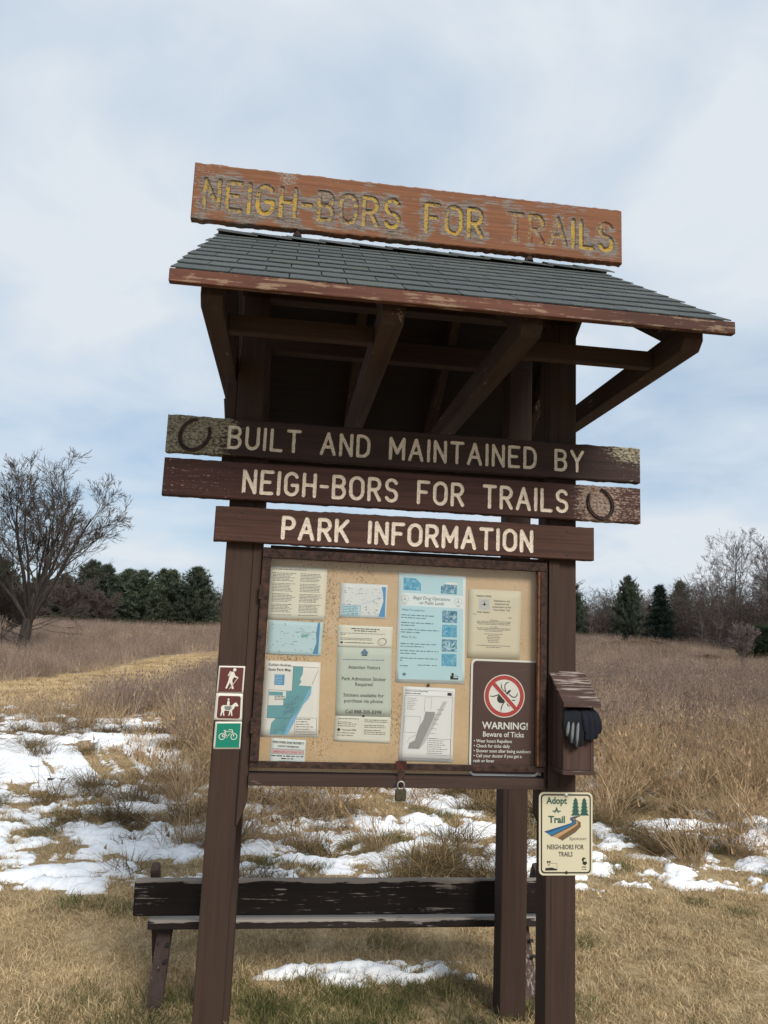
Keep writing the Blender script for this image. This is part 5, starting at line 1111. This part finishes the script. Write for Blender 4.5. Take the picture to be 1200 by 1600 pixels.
t, c = bare_tree(52, 3.6, .4, .05, 8, .8, (0, 0), .012, 3, 1.3); SH = (tri_mesh('stems', t, TWIG), tri_mesh('twigs', c, TWIG))
for x, y, s_, lb in ((-14.2, 36, .95, 'bare grey shrub at the left edge beside the spreading tree'), (-22.5, 78, 1.5, 'large bare brown shrub in front of the tallest left pine'), (-25.5, 76, 1.2, 'bare brown shrub left of the large one before the pines'), (-19.8, 80, 1.1, 'small bare shrub right of the large brown one before the pines')):
    place_tree('bare_shrub', x, y, *SH, lb, 'shrub', None, s_, rnd.uniform(0, 6), kids=('stems', 'twigs'))

# the wood that closes the view: one mass of brush and saplings
def brush_geo(seed):
    g = np.random.default_rng(seed); V, F, T = [], [], []; r = random.Random(seed)
    for _ in range(16):
        x, y = r.uniform(-1.6, 1.6), r.uniform(-1.6, 1.6); H = r.uniform(1.8, 4.6); tn = r.random()
        def tri(a, b, w):
            d = (b - a); s = d.cross(Vector((r.gauss(0, 1), r.gauss(0, 1), r.gauss(0, .3)))).normalized() * w; i = len(V); V.extend([a - s, a + s, b]); F.append((i, i + 1, i + 2)); T.extend([tn] * 3)
        top = Vector((x + r.gauss(0, .4), y + r.gauss(0, .4), H)); b0 = Vector((x, y, -.2)); tri(b0, top, .032)
        for q in range(13):
            t = r.uniform(.15, .97); p = b0.lerp(top, t); L = H * .34 * (1.1 - t * .7); d = Vector((r.gauss(0, 1), r.gauss(0, 1), abs(r.gauss(.7, .4)))).normalized(); e = p + d * L; tri(p, e, .018)
            for w in range(5): u = r.uniform(.3, 1); p2 = p.lerp(e, u); d2 = (d + Vector((r.gauss(0, .7), r.gauss(0, .7), r.gauss(.2, .5)))).normalized(); tri(p2, p2 + d2 * L * .5, .012)
    return np.array([tuple(v) for v in V]), np.array(F), np.array(T)
M_BRUSH = grass_mat('grey_brush', (.062, .048, .043), (.110, .086, .077), (.17, .134, .118))
bru, nb_ = protos('brush_clump', [brush_geo(400 + k) for k in range(5)], M_BRUSH)
pts = []
for _ in range(900):
    a = math.radians(rnd.uniform(-38, 46)) ; d = rnd.uniform(96, 118) if math.degrees(a) < 22 else rnd.uniform(np.interp(math.degrees(a), [22, 26, 29.5, 32, 40], [95, 92, 84, 66, 58]), np.interp(math.degrees(a), [22, 40], [118, 98]))
    x, y = CAM['x'] + d * math.sin(a), CAM['y'] + d * math.cos(a)
    if -34 < x < -9 and 82 < y < 94: continue
    pts.append((x, y, gz(x, y)))
P = np.array(pts); S = scl(len(P), .7, 1.35, .25) * np.where(P[:, 0] > 20, 1.10, 1.0)[:, None]
scatter('distant_wood', bru, P, rots(len(P), .05), S, RG.integers(0, nb_, len(P)), 'far grey-brown mass of bare wood along the edge of the field', 'wood')

# fallen sticks in the snow
for x, y, a, L, lb in ((-2.75, 5.9, .5, .55, 'dark fallen stick on the snow left of the kiosk'), (-3.1, 3.9, 2.4, .35, 'short twig among the snow patches near the bench end')):
    V = []; F = []; z = gz(x, y) + .035; r = random.Random(int(L * 100)); pp = [Vector((x + math.cos(a) * L * (t - .5) + r.gauss(0, .01), y + math.sin(a) * L * (t - .5) + r.gauss(0, .01), z + r.gauss(0, .008))) for t in (0, .3, .6, 1)]
    tube_arrays(pp, [.014, .013, .010, .005], 7, V, F, True); tag(pyd('fallen_stick', V, F, BK_CON, None, True), lb, 'stick')
